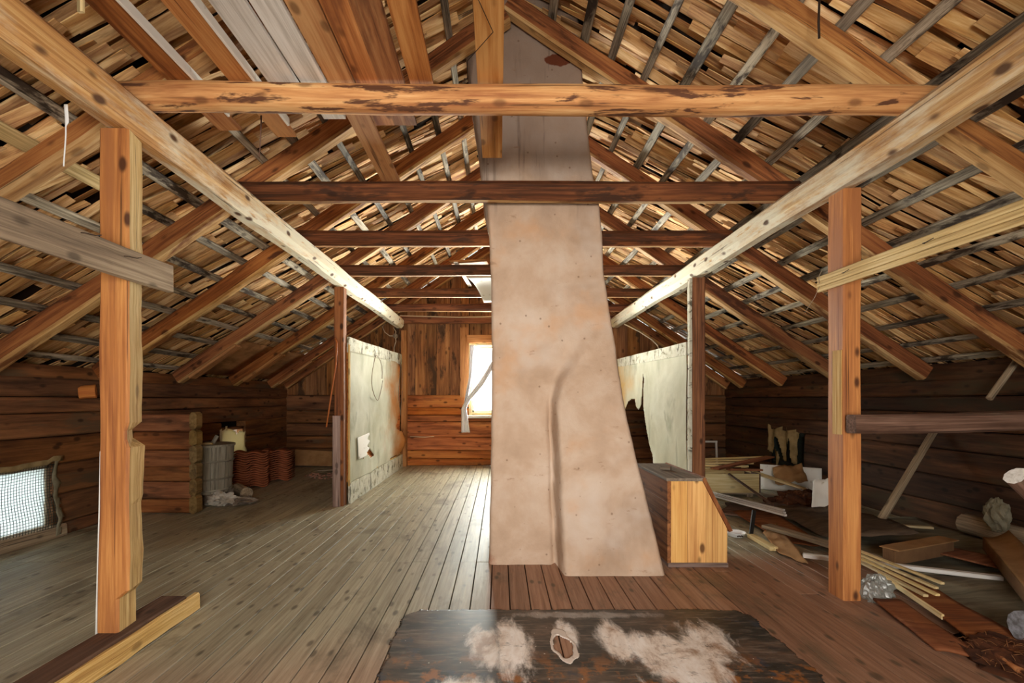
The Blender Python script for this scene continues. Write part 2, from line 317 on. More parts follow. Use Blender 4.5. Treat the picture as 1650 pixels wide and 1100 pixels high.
# ------------------------------------------------------------------ mesh building
class MB:
    def __init__(s):
        s.v, s.f, s.g, s.r, s.mi, s.sm, s.al = [], [], [], [], [], [], []
    def add(s, vs, gs, fs, rnd, mi=0, smooth=False, al=None):
        b = len(s.v); s.v += [Vector(v) for v in vs]
        off = Vector((rnd*91.7, (rnd*57.3) % 13, (rnd*33.1) % 17))
        s.g += [Vector(g)+off for g in gs]; s.r += [rnd]*len(vs)
        s.al += al if al else [0.0]*len(vs)
        for i, f in enumerate(fs):
            s.f.append([b+k for k in f]); s.mi.append(mi[i] if isinstance(mi, list) else mi); s.sm.append(smooth)
    def beam(s, p0, p1, w, h, up=(0, 0, 1), seg=1, jit=0.0, cham=.12, n=0, taper=1.0, bow=(0, 0), mi=0, rnd=None, nfreq=2.0, endmi=None, facemi=None):
        """swept timber; w across, h along 'up'; n>0 gives a round log"""
        rnd = random.random() if rnd is None else rnd
        p0, p1 = Vector(p0), Vector(p1); d = (p1-p0); L = d.length; d.normalize()
        u = Vector(up); a = d.cross(u)
        if a.length < 1e-4: a = d.cross(Vector((0, 1, 0)))
        a.normalize(); u = a.cross(d).normalized()
        if n: prof = [(math.cos(2*math.pi*k/n)*.5, math.sin(2*math.pi*k/n)*.5) for k in range(n)]
        elif cham:
            c = cham*min(w, h); cx, cy = c/w, c/h
            prof = [(.5, -.5+cy), (.5, .5-cy), (.5-cx, .5), (-.5+cx, .5), (-.5, .5-cy), (-.5, -.5+cy), (-.5+cx, -.5), (.5-cx, -.5)]
        else: prof = [(.5, -.5), (.5, .5), (-.5, .5), (-.5, -.5)]
        k = len(prof); vs, gs, al = [], [], []
        sd = rnd*77
        for i in range(seg+1):
            t = i/seg; tp = lerp(1, taper, t)
            bo = 4*t*(1-t); c = p0+d*L*t+a*bow[0]*bo+u*bow[1]*bo
            ca = Vector((0, 0, 0))
            if jit and 0 < i: ca = a*N(sd, t*L*nfreq*.6)*jit*w*.6+u*N(sd+9, t*L*nfreq*.6)*jit*h*.6
            for j, (x, y) in enumerate(prof):
                q = 1+(jit*N(sd+x*2.2, t*L*nfreq+3, y*2.2) if jit else 0)
                vs.append(c+ca+a*x*w*tp*q+u*y*h*tp*q); gs.append((t*L, x*w, y*h)); al.append(t)
        fs, mis = [], []
        for i in range(seg):
            for j in range(k):
                fs.append((i*k+j, i*k+(j+1) % k, (i+1)*k+(j+1) % k, (i+1)*k+j))
                mis.append(facemi(j) if facemi else mi)
        s.add(vs, gs, fs, rnd, mis, smooth=bool(n), al=al)
        e = mi if endmi is None else endmi
        s.add(vs[:k], [(0, g[1], g[2]) for g in gs[:k]], [tuple(range(k))[::-1]], rnd, e, al=al[:k])
        s.add(vs[-k:], [(0, g[1], g[2]) for g in gs[-k:]], [tuple(range(k))], rnd, e, al=al[-k:])
        return s
    def box(s, lo, hi, mi=0, rnd=None, cham=0.0, ax=None):
        lo, hi = Vector(lo), Vector(hi); sz = hi-lo; c = (lo+hi)/2
        i = max(range(3), key=lambda q: sz[q]) if ax is None else ax
        a, b = c.copy(), c.copy(); a[i], b[i] = lo[i], hi[i]
        if i == 2: return s.beam(a, b, sz.x, sz.y, up=(0, 1, 0), cham=cham, mi=mi, rnd=rnd)
        if i == 1: return s.beam(a, b, sz.x, sz.z, cham=cham, mi=mi, rnd=rnd)
        return s.beam(a, b, sz.y, sz.z, cham=cham, mi=mi, rnd=rnd)
    def tube(s, pts, r, n=8, mi=0, rnd=None, close=False):
        rnd = random.random() if rnd is None else rnd
        pts = [Vector(p) for p in pts]; vs, gs = [], []; L = 0
        ref = Vector((.13, .31, .94))
        for i, p in enumerate(pts):
            d = (pts[min(i+1, len(pts)-1)]-pts[max(i-1, 0)]).normalized()
            a = d.cross(ref).normalized(); b = a.cross(d)
            if i: L += (p-pts[i-1]).length
            rr = r(i/(len(pts)-1)) if callable(r) else r
            for k in range(n):
                t = 2*math.pi*k/n; vs.append(p+a*math.cos(t)*rr+b*math.sin(t)*rr); gs.append((L, math.cos(t)*rr, math.sin(t)*rr))
        fs = [(i*n+k, i*n+(k+1) % n, (i+1)*n+(k+1) % n, (i+1)*n+k) for i in range(len(pts)-1) for k in range(n)]
        fs += [tuple(range(n))[::-1], tuple(range((len(pts)-1)*n, len(pts)*n))]
        s.add(vs, gs, fs, rnd, mi, smooth=True); return s
    def sheet(s, fn, nu, nv, th=.003, keep=None, mi=0, rnd=None, smooth=True, scale=(1, 1)):
        """fn(u,v)->point; a thin solid sheet; keep(u,v) cuts holes and torn edges"""
        rnd = random.random() if rnd is None else rnd
        p = [[Vector(fn(i/nu, j/nv)) for j in range(nv+1)] for i in range(nu+1)]
        up = {}; dn = {}; vs, gs = [], []
        cell = [[keep is None or keep((i+.5)/nu, (j+.5)/nv) for j in range(nv)] for i in range(nu)]
        def nor(i, j):
            a = p[min(i+1, nu)][j]-p[max(i-1, 0)][j]; b = p[i][min(j+1, nv)]-p[i][max(j-1, 0)]
            q = a.cross(b); return q.normalized() if q.length > 1e-9 else Vector((0, 0, 1))
        def vid(i, j, side):
            dct = up if side else dn
            if (i, j) not in dct:
                dct[i, j] = len(vs); vs.append(p[i][j]+nor(i, j)*(th/2 if side else -th/2)); gs.append((i/nu*scale[0], j/nv*scale[1], 0))
            return dct[i, j]
        fs = []
        for i in range(nu):
            for j in range(nv):
                if not cell[i][j]: continue
                q = [(i, j), (i+1, j), (i+1, j+1), (i, j+1)]
                fs.append([vid(*c, 1) for c in q]); fs.append([vid(*c, 0) for c in q[::-1]])
                for (di, dj), e in zip(((0, -1), (1, 0), (0, 1), (-1, 0)), ((0, 1), (1, 2), (2, 3), (3, 0))):
                    ii, jj = i+di, j+dj
                    if not (0 <= ii < nu and 0 <= jj < nv and cell[ii][jj]):
                        a, b = q[e[0]], q[e[1]]
                        fs.append([vid(*a, 1), vid(*a, 0), vid(*b, 0), vid(*b, 1)])
        s.add(vs, gs, fs, rnd, mi, smooth=smooth); return s
    def prism(s, poly, a, b, mi=0, rnd=None):
        """poly: list of Vectors (planar), extruded by vector b-a"""
        rnd = random.random() if rnd is None else rnd
        d = Vector(b)-Vector(a); k = len(poly); vs = [Vector(q) for q in poly]+[Vector(q)+d for q in poly]
        fs = [tuple(range(k))[::-1], tuple(range(k, 2*k))]+[(i, (i+1) % k, (i+1) % k+k, i+k) for i in range(k)]
        gs = [(v.z, v.x, v.y) for v in vs]
        s.add(vs, gs, fs, rnd, mi); return s
    def build(s, name, mats, parent=None, origin=None):
        me = bpy.data.meshes.new(name)
        if origin is None:
            if parent is not None: origin = Vector((0, 0, 0))
            else:
                lo = Vector([min(v[i] for v in s.v) for i in range(3)]); hi = Vector([max(v[i] for v in s.v) for i in range(3)])
                origin = Vector(((lo.x+hi.x)/2, (lo.y+hi.y)/2, lo.z))
        base = parent_world(parent) if parent is not None else Vector((0, 0, 0))
        org = Vector(origin)
        sub = base if parent is not None else org
        me.from_pydata([v-sub for v in s.v], [], s.f)
        for m in (mats if isinstance(mats, (list, tuple)) else [mats]): me.materials.append(M[m])
        me.polygons.foreach_set('material_index', s.mi); me.polygons.foreach_set('use_smooth', s.sm)
        at = me.attributes.new('gc', 'FLOAT_VECTOR', 'POINT'); at.data.foreach_set('vector', [c for g in s.g for c in g])
        at = me.attributes.new('rnd', 'FLOAT', 'POINT'); at.data.foreach_set('value', s.r)
        at = me.attributes.new('along', 'FLOAT', 'POINT'); at.data.foreach_set('value', s.al)
        me.update()
        o = bpy.data.objects.new(name, me); C.objects.link(o)
        if parent is not None: o.parent = parent
        else: o.location = org
        return o
def parent_world(p):
    v = Vector((0, 0, 0))
    while p is not None: v += p.location; p = p.parent
    return v
Z0 = Vector((0, 0, 0))
def tag(o, label, cat, group=None):
    o['label'] = label; o['category'] = cat
    if group: o['group'] = group
    return o
def thing(name, label, cat, loc, group=None):
    o = bpy.data.objects.new(name, None); C.objects.link(o); o.location = loc; o.empty_display_size = .1
    return tag(o, label, cat, group)
def one(name, mb, mat, label, cat, group=None): return tag(mb.build(name, mat), label, cat, group)
def struct(name, mb, mat, parent=None):
    o = mb.build(name, mat, parent, origin=Z0)
    if parent is None: o['kind'] = 'structure'
    return o
ORD = ['first', 'second', 'third', 'fourth', 'fifth', 'sixth', 'seventh', 'eighth', 'ninth', 'tenth', 'eleventh', 'twelfth', 'thirteenth', 'fourteenth', 'fifteenth', 'sixteenth', 'seventeenth']

# ------------------------------------------------------------------ dimensions
XR, XL = 4.45, -4.2           # eaves walls
YB, YF = 9.75, -1.6           # far gable and near gable
RX, RZ, SL = .13, 4.45, .672  # ridge x, rafter centreline at ridge, slope
CO = 1/math.sqrt(1+SL*SL); SI = SL*CO
def rz(x): return RZ-SL*abs(x-RX)
TY = [2.71, 3.93, 5.07, 6.32, 7.65, 8.90]

# ------------------------------------------------------------------ floor
fb = MB(); y_j = 3.97
x = XL-.2
cols = 0
while x < XR+.3:
    w = .128+R(-.006, .006); cuts = [YF]
    cuts.append(R(-1, 1.6)); cuts.append(y_j if x < 1.4 else R(3, 5)); cuts.append(R(6, 8.5)); cuts.append(YB+.2)
    for a, b in zip(cuts, cuts[1:]):
        dz = R(-.002, .001)
        fb.beam((x+w/2, a+.002, dz-.0125), (x+w/2, b-.002, dz-.0125), w-.007, .025, cham=.06)
    x += w
fb.box((XL-.3, YF, -.06), (XR+.4, YB+.2, -.03), mi=1)
struct('floor', fb, ['floor', 'dark'])

# ------------------------------------------------------------------ log walls
def panels(a0, a1, z0, z1, holes):
    """rectangles of a wall face left around its openings"""
    As = sorted({a0, a1, *[q for h in holes for q in h[:2]]}); Zs = sorted({z0, z1, *[q for h in holes for q in h[2:]]})
    for p, q in zip(As, As[1:]):
        for r, t in zip(Zs, Zs[1:]):
            if not any(h[0] <= (p+q)/2 <= h[1] and h[2] <= (r+t)/2 <= h[3] for h in holes): yield p, q, r, t
def logwall(axis, pos, sgn, a0, a1, rows, holes, mb, thick=.16):
    """logs of a wall; axis 'x' means the wall plane is x=pos, logs run along y; sgn points into the room"""
    for z0, z1 in zip(rows, rows[1:]):
        zc = (z0+z1)/2; cuts = [(a0, a1)]
        for h in holes:
            if h[2] < zc < h[3]:
                cuts = [seg for (p, q) in cuts for seg in (((p, h[0]), (h[1], q)) if p < h[0] < q or p < h[1] < q else ((p, q),)) if seg[1]-seg[0] > .02]
        for p, q in cuts:
            c = pos-sgn*(thick/2-.03)
            A = (c, p, zc) if axis == 'x' else (p, c, zc); B = (c, q, zc) if axis == 'x' else (q, c, zc)
            mb.beam(A, B, thick, (z1-z0)-.008, seg=max(2, int((q-p)*3)), jit=.05, cham=.10, nfreq=1.2)
    for p, q, r, t in panels(a0, a1, 0, rows[-1], holes):
        b0, b1 = sorted((pos-sgn*.12, pos-sgn*.20))
        if axis == 'x': mb.box((b0, p, r), (b1, q, t), mi=1, ax=1)
        else: mb.box((p, b0, r), (q, b1, t), mi=1, ax=0)
WL = (3.55, 4.63, .12, .69)      # near left window: y0 y1 z0 z1
WL2 = (7.45, 8.15, .40, .86)     # far left window
WR = (7.2, 8.12, .26, .80)       # right window
mb = MB()
logwall('x', XL, 1, YF, YB+.1, [0, .12, .40, .69, .95, 1.17, 1.32, 1.50], [WL, WL2], mb)
mb.box((XL-.2, YF, 1.48), (XL-.02, YB, 1.62), mi=0)
mb.box((XL-.25, YF, 1.5), (XL-.14, YB, 1.85), mi=1)
struct('wall_left', mb, ['log', 'dark'])
mb = MB()
logwall('x', XR, -1, YF, YB+.1, [0, .26, .53, .80, 1.0, 1.17, 1.33, 1.50], [WR], mb)
mb.box((XR+.02, YF, 1.48), (XR+.2, YB, 1.66), mi=0)
mb.box((XR+.14, YF, 1.5), (XR+.25, YB, 1.85), mi=1)
struct('wall_right', mb, ['logdk', 'dark'])
# far gable: logs below, upright boards above
WB = (-.60, .62, .99, 2.40)
mb = MB()
logwall('y', YB, -1, XL-.1, -1.84, [0, .14, .34, .58, .83, 1.08, 1.38], [], mb)
logwall('y', YB, -1, 2.1, XR+.1, [0, .14, .34, .58, .83, 1.08, 1.38], [], mb)
mb2 = MB()
logwall('y', YB, -1, -1.84, 2.1, [0, .13, .30, .555, .86, .99, 1.13, 1.38], [WB], mb2)
b = len(mb.v)
off = mb2
mb.v += off.v; mb.g += off.g; mb.r += off.r; mb.al += off.al; mb.sm += off.sm
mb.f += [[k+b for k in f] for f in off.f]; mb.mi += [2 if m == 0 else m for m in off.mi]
x = XL-.2
while x < XR+.2:
    w = R(.14, .27); xa, xb = x, x+w-.006; x += w
    for za, zb in ([(1.385, 9)] if not (xb > WB[0] and xa < WB[1]) else [(WB[3], 9)] if not (xb > .02 and xa < .9) else [(WB[3], 2.80), (3.50, 9)]):
        if xa < WB[0] < xb: xb = max(xa+.02, WB[0]-.002) if xa < WB[0]-.03 else xb
        ta, tb = rz(xa)+.12, rz(xb)+.12
        if max(ta, tb) < za: continue
        ta, tb = min(zb, max(ta, za)), min(zb, max(tb, za))
        yy = YB+R(-.012, .004)
        poly = [Vector((xa, yy, za)), Vector((xb, yy, za)), Vector((xb, yy, tb)), Vector((xa, yy, ta))]
        mb.prism(poly, (0, 0, 0), (0, .025, 0), mi=3)
poly = lambda y: [Vector((XL-.3, y, 1.38)), Vector((XR+.3, y, 1.38)), Vector((RX, y, RZ+.25))]
WG = (.06, .86, 2.80, 3.50)  # opening for the added upper window
for (p, q, r, t) in panels(XL-.3, XR+.3, 1.38, 4.7, [WB, WG]):
    # backing, clipped to the roof line
    pts = []
    zt = lambda xx: max(r, min(t, rz(xx)+.15))
    xs = sorted({p, q, *[xx for xx in (RX, RX-(RZ+.15-t)/SL, RX+(RZ+.15-t)/SL, RX-(RZ+.15-r)/SL, RX+(RZ+.15-r)/SL) if p < xx < q]})
    pl = [Vector((p, YB+.04, r)), Vector((q, YB+.04, r))]+[Vector((xx, YB+.04, zt(xx))) for xx in reversed(xs)]
    mb.prism(pl, (0, 0, 0), (0, .05, 0), mi=1)
struct('wall_back', mb, ['log', 'dark', 'logback', 'gable'])
# near gable, behind the viewpoint, with a wide loft doorway added to let light in
WF = (-1.0, 1.15, .1, 2.1)
mb = MB()
for (p, q, r, t) in panels(XL-.3, XR+.3, 0, 4.8, [WF]):
    zt = lambda xx: max(r, min(t, rz(xx)+.15))
    xs = sorted({p, q, *[xx for xx in (RX, RX-(RZ+.15-t)/SL, RX+(RZ+.15-t)/SL, RX-(RZ+.15-r)/SL, RX+(RZ+.15-r)/SL) if p < xx < q]})
    pl = [Vector((p, YF-.05, r)), Vector((q, YF-.05, r))]+[Vector((xx, YF-.05, zt(xx))) for xx in reversed(xs)]
    mb.prism(pl, (0, 0, 0), (0, .05, 0))
struct('wall_front', mb, ['log'])
# corner trims of the far gable
mb = MB(); mb.box((-1.90, 9.58, 0), (-1.80, 9.735, 2.63)); struct('trim_1', mb, 'casing')
mb = MB(); mb.beam((-2.1, 9.66, 2.84), (2.4, 9.66, 2.84), .13, .14, seg=6, jit=.08); struct('trim_2', mb, 'rafter')

# ------------------------------------------------------------------ roof: shingles on laths
def slope(sgn, s, y, n):
    """s metres down the slope from the ridge, n metres outwards from the rafter centreline"""
    return Vector((RX+sgn*(s*CO+n*SI), y, RZ-s*SI+n*CO))
mb = MB()
SMAX = 5.35
LX = [.357-.13+.25*k for k in range(17)]
for sgn in (-1, 1):
    for k in range(10):
        y = -1.0
        while y < YB+.02:
            w = R(.06, .105) if random.random() < .8 else R(.035, .05)
            rot = .16*N(y*.7, k*.9+sgn*7)+R(-.03, .03)
            head = k*.60-.35+R(-.24, .24); ln = R(1.02, 1.36)
            roll = R(-.3, .3); n0 = .117+R(0, .012)+abs(roll)*w*.5; n1 = n0+.115+R(-.008, .02)
            yc = y+w/2; bow = R(-.03, .03); belly = R(-.008, .010)
            pts = []; rnd = random.random(); th = .006; gs = []
            for q in range(6):
                t = q/5; ss = lerp(head, head+ln, t); yy = yc+rot*(t-.2)*ln+bow*4*t*(1-t); nn = lerp(n0, n1, t)+belly*4*t*(1-t)
                wd = w*(1+.22*N(yc*5, t*3, k))*(.8 if q == 0 else 1)
                for dy, dn in ((-.5, 0), (.5, 0), (.5, th), (-.5, th)):
                    pts.append(slope(sgn, min(ss, SMAX), yy+dy*wd, nn+dn+dy*w*roll))
                    gs.append((ss, dy*wd, dn))
            fs = [(i*4+j, i*4+(j+1) % 4, (i+1)*4+(j+1) % 4, (i+1)*4+j) for i in range(5) for j in range(4)]+[(3, 2, 1, 0), (20, 21, 22, 23)]
            mb.add(pts, gs, fs, rnd, 0)
            y += w+(R(.006, .014) if random.random() < .75 else R(.014, .024))
    for n in (.285,):
        a = [slope(sgn, s, YF-.1, n) for s in (-.05, SMAX)]; b_ = [slope(sgn, s, YB+.2, n) for s in (-.05, SMAX)]
        poly = [a[0], a[1], b_[1], b_[0]]
        mb.prism(poly, (0, 0, 0), Vector((sgn*SI, 0, CO))*.02, mi=1)
mb.beam((RX, YF-.1, RZ+.34), (RX, YB+.2, RZ+.34), .3, .03, mi=1)
struct('ceiling', mb, ['shingle', 'under'])

# laths
for sgn, sd in ((-1, 'left'), (1, 'right')):
    for k in range(17):
        s = (LX[k]+(.0 if sgn > 0 else .0))/CO
        if s > 5.15: continue
        mb = MB()
        mb.beam(slope(sgn, s, .5, .099)+Vector((0, 0, R(-.004, .004))), slope(sgn, s+R(-.02, .02), YB-.03, .099),   .060+R(-.008, .014), .03, up=(sgn*SI, 0, CO), seg=14, jit=.16, cham=.2, nfreq=1.1, bow=(R(-.02, .02), 0))
        nr = ORD[16-k]
        one('roof_lath', mb, 'lath', f'thin grey roof lath on the {sd} slope, {ORD[k]} row down from the ridge', 'lath', f'laths of the {sd} roof slope')

# rafters and collar beams
for i, Y in enumerate(TY+[9.55]):
    for sgn, sd in ((-1, 'left'), (1, 'right')):
        yr = Y+.085
        smax = 5.16 if sgn > 0 else 5.16
        a = slope(sgn, -.07 if sgn > 0 else .10, yr, 0); b = slope(sgn, smax, yr, 0)
        lt = i == 0
        where = ['nearest the camera', 'at the chimney top', 'just beyond the chimney', 'one past the chimney', 'third from the far gable', 'second from the far gable', 'against the far gable'][i]
        t = thing('rafter', f'brown {"log" if lt else "pine"} rafter on the {sd} slope, {ORD[i]} from camera, {where}', 'rafter', b, f'rafters of the {sd} roof slope')
        mb = MB(); mb.beam(a, b, .115, .15, up=(sgn*SI, 0, CO), seg=14, jit=.10, cham=.28 if lt else .16, taper=1.1, facemi=lambda j: 1 if j in (5, 6, 7) else 0)  # pale undersides: hewn faces plus painted bounce light
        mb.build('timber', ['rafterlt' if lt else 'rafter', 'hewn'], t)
        if sgn < 0 and 3 <= i <= 5:
            mb = MB(); mb.beam(slope(sgn, 4.28, yr, -.086), slope(sgn, 5.0, yr, -.095), .15, .04, up=(sgn*SI, 0, CO), seg=2)
            c = mb.build('casing_board', 'casing', t); c['label'] = 'lighter board nailed under the rafter foot'
for i, Y in enumerate(TY):
    mb = MB(); zc = 2.936
    x0, x1 = -2.10, 2.36
    if i == 0:
        mb.beam((x0, Y, zc+.008), (x1, Y, zc-.012), .15, .152, seg=44, jit=.10, n=14, nfreq=1.5)
    else:
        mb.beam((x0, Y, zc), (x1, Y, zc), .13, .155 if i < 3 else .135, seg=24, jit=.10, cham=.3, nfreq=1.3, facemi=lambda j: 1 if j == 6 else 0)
    lab = ['thick round collar log with peeling dark bark across the front of the roof', 'dark collar beam crossing in front of the upper chimney', 'dark collar beam just behind the chimney, third from the camera', 'dark collar beam carrying the pale board scraps, fourth from the camera', 'thin looking collar beam far back, fifth from the camera', 'farthest collar beam before the gable, sixth from the camera'][i]
    one('collar_beam', mb, 'collar1' if i == 0 else ['collar', 'hewn'], lab, 'beam', 'collar beams')  # hewn: pale collar undersides, partly painted bounce light

# purlins
def purlin(sd, x, lab, y0, y1, dx):
    t = thing('purlin', lab, 'beam', (x, 5, 2.66))
    mb = MB(); mb.beam((x, y0, 2.765), (x+dx, y1, 2.765), .185, .20, seg=46, jit=.12, cham=.26, nfreq=1.1, facemi=None)
    mb.build('timber', 'purlin', t)
    return t
purlin('left', -1.93, 'long hewn left purlin, honey coloured near and whitewashed at the far end', .6, 9.55, 0)
purlin('right', 2.23, 'long hewn right purlin, honey coloured near and whitewashed at the far end', .6, 9.5, -.02)

# ------------------------------------------------------------------ posts
def post_left():
    t = thing('wooden_post', 'near left orange hewn post with notched pale edge standing on a sill', 'post', (-1.94, 2.58, .12), 'upright posts')
    mb = MB(); n = 60; vs, gs, al = [], [], []; z0, z1 = .122, 2.665
    prev = None
    fs, mi = [], []
    for i in range(n+1):
        z = lerp(z0, z1, i/n)
        rj = .012*N(z*3.1, 2)+.006*N(z*9, 5)
        xr = -1.872+rj*.5; xb = -1.905+rj
        if 1.075 < z < 1.16: xb -= .05; xr -= .012
        if z <= 1.075 and z > .8: xb += .012
        if z < .33: xr -= .05*sst(.34, .30, z); xb -= .03*sst(.34, .3, z)
        xl = -2.022+.006*N(z*2.3, 8)+(.012*sst(.8, .3, z)*-1)
        ring = [(xl+.012, 2.5), (xr-.012, 2.5), (xr, 2.512), (xb, 2.645), (xb-.03, 2.66), (xl+.012, 2.66), (xl, 2.645), (xl, 2.512)]
        for (x, y) in ring: vs.append((x, y, z)); gs.append((z, x, y)); al.append(i/n)
    for i in range(n):
        for j in range(8):
            fs.append((i*8+j, i*8+(j+1) % 8, (i+1)*8+(j+1) % 8, (i+1)*8+j)); mi.append(1 if j in (2, 3) else 0)
    fs += [tuple(range(8))[::-1], tuple(range(n*8, n*8+8))]; mi += [0, 0]
    mb.add(vs, gs, fs, .37, mi, al=al); mb.build('post_body', ['post', 'raw'], t)
post_left()
t = thing('wooden_post', 'near right orange square post with pale inner face beside the debris', 'post', (2.28, 3.28, 0), 'upright posts')
mb = MB(); mb.beam((2.278, 3.28, 0), (2.278, 3.28, 2.665), .118, .16, up=(0, 1, 0), seg=34, jit=.05, cham=.08, nfreq=1.6, rnd=.62, facemi=lambda j: 1 if j in (4,) else 0)
mb.build('post_body', ['post', 'raw'], t)
mb = MB(); mb.box((2.212, 3.215, 1.07), (2.218, 3.30, 1.62)); c = mb.build('scarred_strip', 'raw', t); c['label'] = 'pale scarred strip on the inner face'
t = thing('wooden_post', 'far left dark brown post at the end of the left papered screen', 'post', (-1.95, 6.1, 0), 'upright posts')
mb = MB(); mb.beam((-1.955, 6.1, 0), (-1.955, 6.1, 2.665), .115, .14, up=(0, 1, 0), seg=20, jit=.04, cham=.1); mb.build('post_body', 'postdk', t)
mb = MB(); mb.box((-2.02, 6.0, .0), (-1.93, 6.024, 1.1), cham=.1); c = mb.build('facing_board', 'lilac', t); c['label'] = 'greyish lower facing board'
t = thing('wooden_post', 'far right brown post beside the right papered screen behind the pine bin', 'post', (2.23, 5.62, 0), 'upright posts')
mb = MB(); mb.beam((2.235, 5.62, 0), (2.235, 5.62, 2.665), .14, .14, up=(0, 1, 0), seg=20, jit=.05, cham=.1, rnd=.8); mb.build('post_body', 'postdk', t)
mb = MB(); mb.beam((2.145, 5.6, 0), (2.145, 5.6, 2.66), .03, .06, up=(0, 1, 0), seg=16, jit=.25, cham=0); c = mb.build('edge_strip', 'lime', t); c['label'] = 'pale strip along the post edge'

# sill under the near left post
t = thing('sill_timber', 'split sill timber on the floor under the near left post, broken end', 'timber', (-1.95, 2.2, 0))
mb = MB()
mb.beam((-1.955, .9, .06), (-1.955, 2.98, .06), .155, .12, seg=24, jit=.05, cham=.05); mb.build('timber', 'sill', t)
mb = MB(); mb.beam((-1.868, .9, .052), (-1.872, 3.07, .055), .04, .104, seg=80, jit=.15, cham=.2, nfreq=5); c = mb.build('split_edge', 'raw', t); c['label'] = 'raw splintered yellow edge'
mb = MB(); mb.beam((-2.185, 2.70, 0.0), (-2.135, 2.67, 1.02), .02, .012, up=(0, 1, 0), seg=6, jit=.1, cham=0)
one('white_batten', mb, 'white', 'thin white batten leaning behind the near left post', 'batten')

# boards nailed to the posts
t = thing('nailed_board', 'grey weathered board nailed across the near left post', 'board', (-1.85, 2.2, 1.97))
mb = MB(); mb.beam((-1.848, .9, 1.965), (-1.848, 2.79, 1.975), .03, .15, seg=16, jit=.10, cham=.1, nfreq=1.5); mb.build('board', 'greypl', t)
for y, z in ((2.17, 2.03), (2.42, 2.0)):
    mb = MB(); mb.tube([(-1.862, y, z), (-1.815, y+.005, z-.002), (-1.79, y+.03, z-.005), (-1.80, y+.075, z+.012)], .0022, 6); mb.build('nail', 'wiredk', t)
t = thing('moulded_board', 'light yellow moulded board nailed across the near right post', 'board', (2.19, 2.6, 2.08))
mb = MB()
for k, (dz, th) in enumerate(((.036, .022), (0.0, .016), (-.036, .024))):
    mb.beam((2.195+th/2-.011, 1.2, 2.083+dz), (2.195+th/2-.011, 3.42, 2.088+dz), th, .034, seg=8, jit=.05, cham=.3, rnd=.71)
mb.build('board', 'lathyel', t)
for y in (2.55, 3.15):
    mb = MB(); mb.tube([(2.20, y, 2.10), (2.172, y, 2.10), (2.165, y-.03, 2.097), (2.168, y-.07, 2.105)], .0022, 6); mb.build('nail', 'wiredk', t)
mb = MB(); mb.tube([(2.185, 3.39, 2.07), (2.17, 3.42, 2.0), (2.15, 3.46, 1.94), (2.13, 3.47, 1.9)], .002, 5)
mb.tube([(2.185, 3.39, 2.09), (2.16, 3.36, 2.13), (2.17, 3.34, 2.17)], .002, 5)
one('wire_scrap', mb, 'wire', 'bent thin wire at the end of the yellow moulded board', 'wire')
mb = MB(); mb.beam((2.215, 3.13, 1.145), (4.36, 3.16, 1.185), .09, .118, seg=18, jit=.12, cham=.14, nfreq=1.3)
one('dark_crossbeam', mb, 'darkwood', 'rough dark timber running from the near right post to the right wall', 'beam')

# ------------------------------------------------------------------ loose boards lying on the collars
def loose(x0, x1, y1, mat, lab, y0=1.15, z=3.02, grp='loose boards above the front collar', th=.024, edge=None):
    t = thing('loose_board', lab, 'board', ((x0+x1)/2, y0, z), grp)
    mb = MB(); xc = (x0+x1)/2
    mb.beam((xc, y0, z+th/2), (xc+R(-.01, .01), y1, z+th/2), x1-x0, th, seg=10, jit=.03, cham=.06); mb.build('board', mat, t)
    return t, mb
def bx(px, py=135, z=3.02):    # x of a plank edge met where it rests on the front collar
    return (px-VX)/(VY-py)*(z-H)
loose(bx(276), bx(318), 3.18, 'plank', 'leftmost brown loose board lying on the front collar log')
t, _ = loose(bx(374), bx(412), 3.26, 'plank', 'narrow brown loose board left of the white boards on the front collar')
loose(bx(432), bx(478), 2.95, 'whitepl', 'left one of two white painted boards lying above the front collar')
loose(bx(484), bx(524), 3.05, 'whitepl', 'right one of two white painted boards lying above the front collar')
for px in ((320, 325), (414, 420)):
    pass
mb = MB(); mb.beam(((bx(318)+.012), 1.15, 3.03), (bx(318)+.012, 3.0, 3.03), .014, .05, seg=3)
one('painted_strip', mb, 'white', 'thin white painted strip beside the leftmost loose board', 'strip')
mb = MB(); mb.beam(((bx(412)+.012), 1.15, 3.03), (bx(412)+.012, 3.1, 3.03), .014, .05, seg=3)
one('painted_strip', mb, 'white', 'thin white painted strip beside the narrow brown loose board', 'strip')
loose(bx(530), bx(572), 3.95, 'planklt', 'brown loose board whose pale far end reaches the second collar', y0=1.2)
loose(bx(574), bx(611), 3.12, 'plank', 'dark brown loose board, middle one of the four brown boards', y0=1.2)
loose(bx(613), bx(654), 3.12, 'plank', 'reddish loose board with open gap on its right above the collar', y0=1.15)
loose(bx(660), bx(697), 3.0, 'plank', 'rightmost board of the brown loose row, with knot rings', y0=1.1)
loose(bx(770), bx(811), 3.54, 'planklt', 'single yellow board lying alone in front of the chimney top', y0=1.1)
mb = MB(); mb.tube([(-.10, 2.1, 3.012), (-.03, 2.3, 3.0), (-.16, 2.48, 2.99), (-.17, 2.62, 2.99), (-.19, 2.65, 3.01)], .002, 5)
one('loose_wire', mb, 'wiredk', 'thin dark wire dangling across the yellow board above the collar', 'wire')

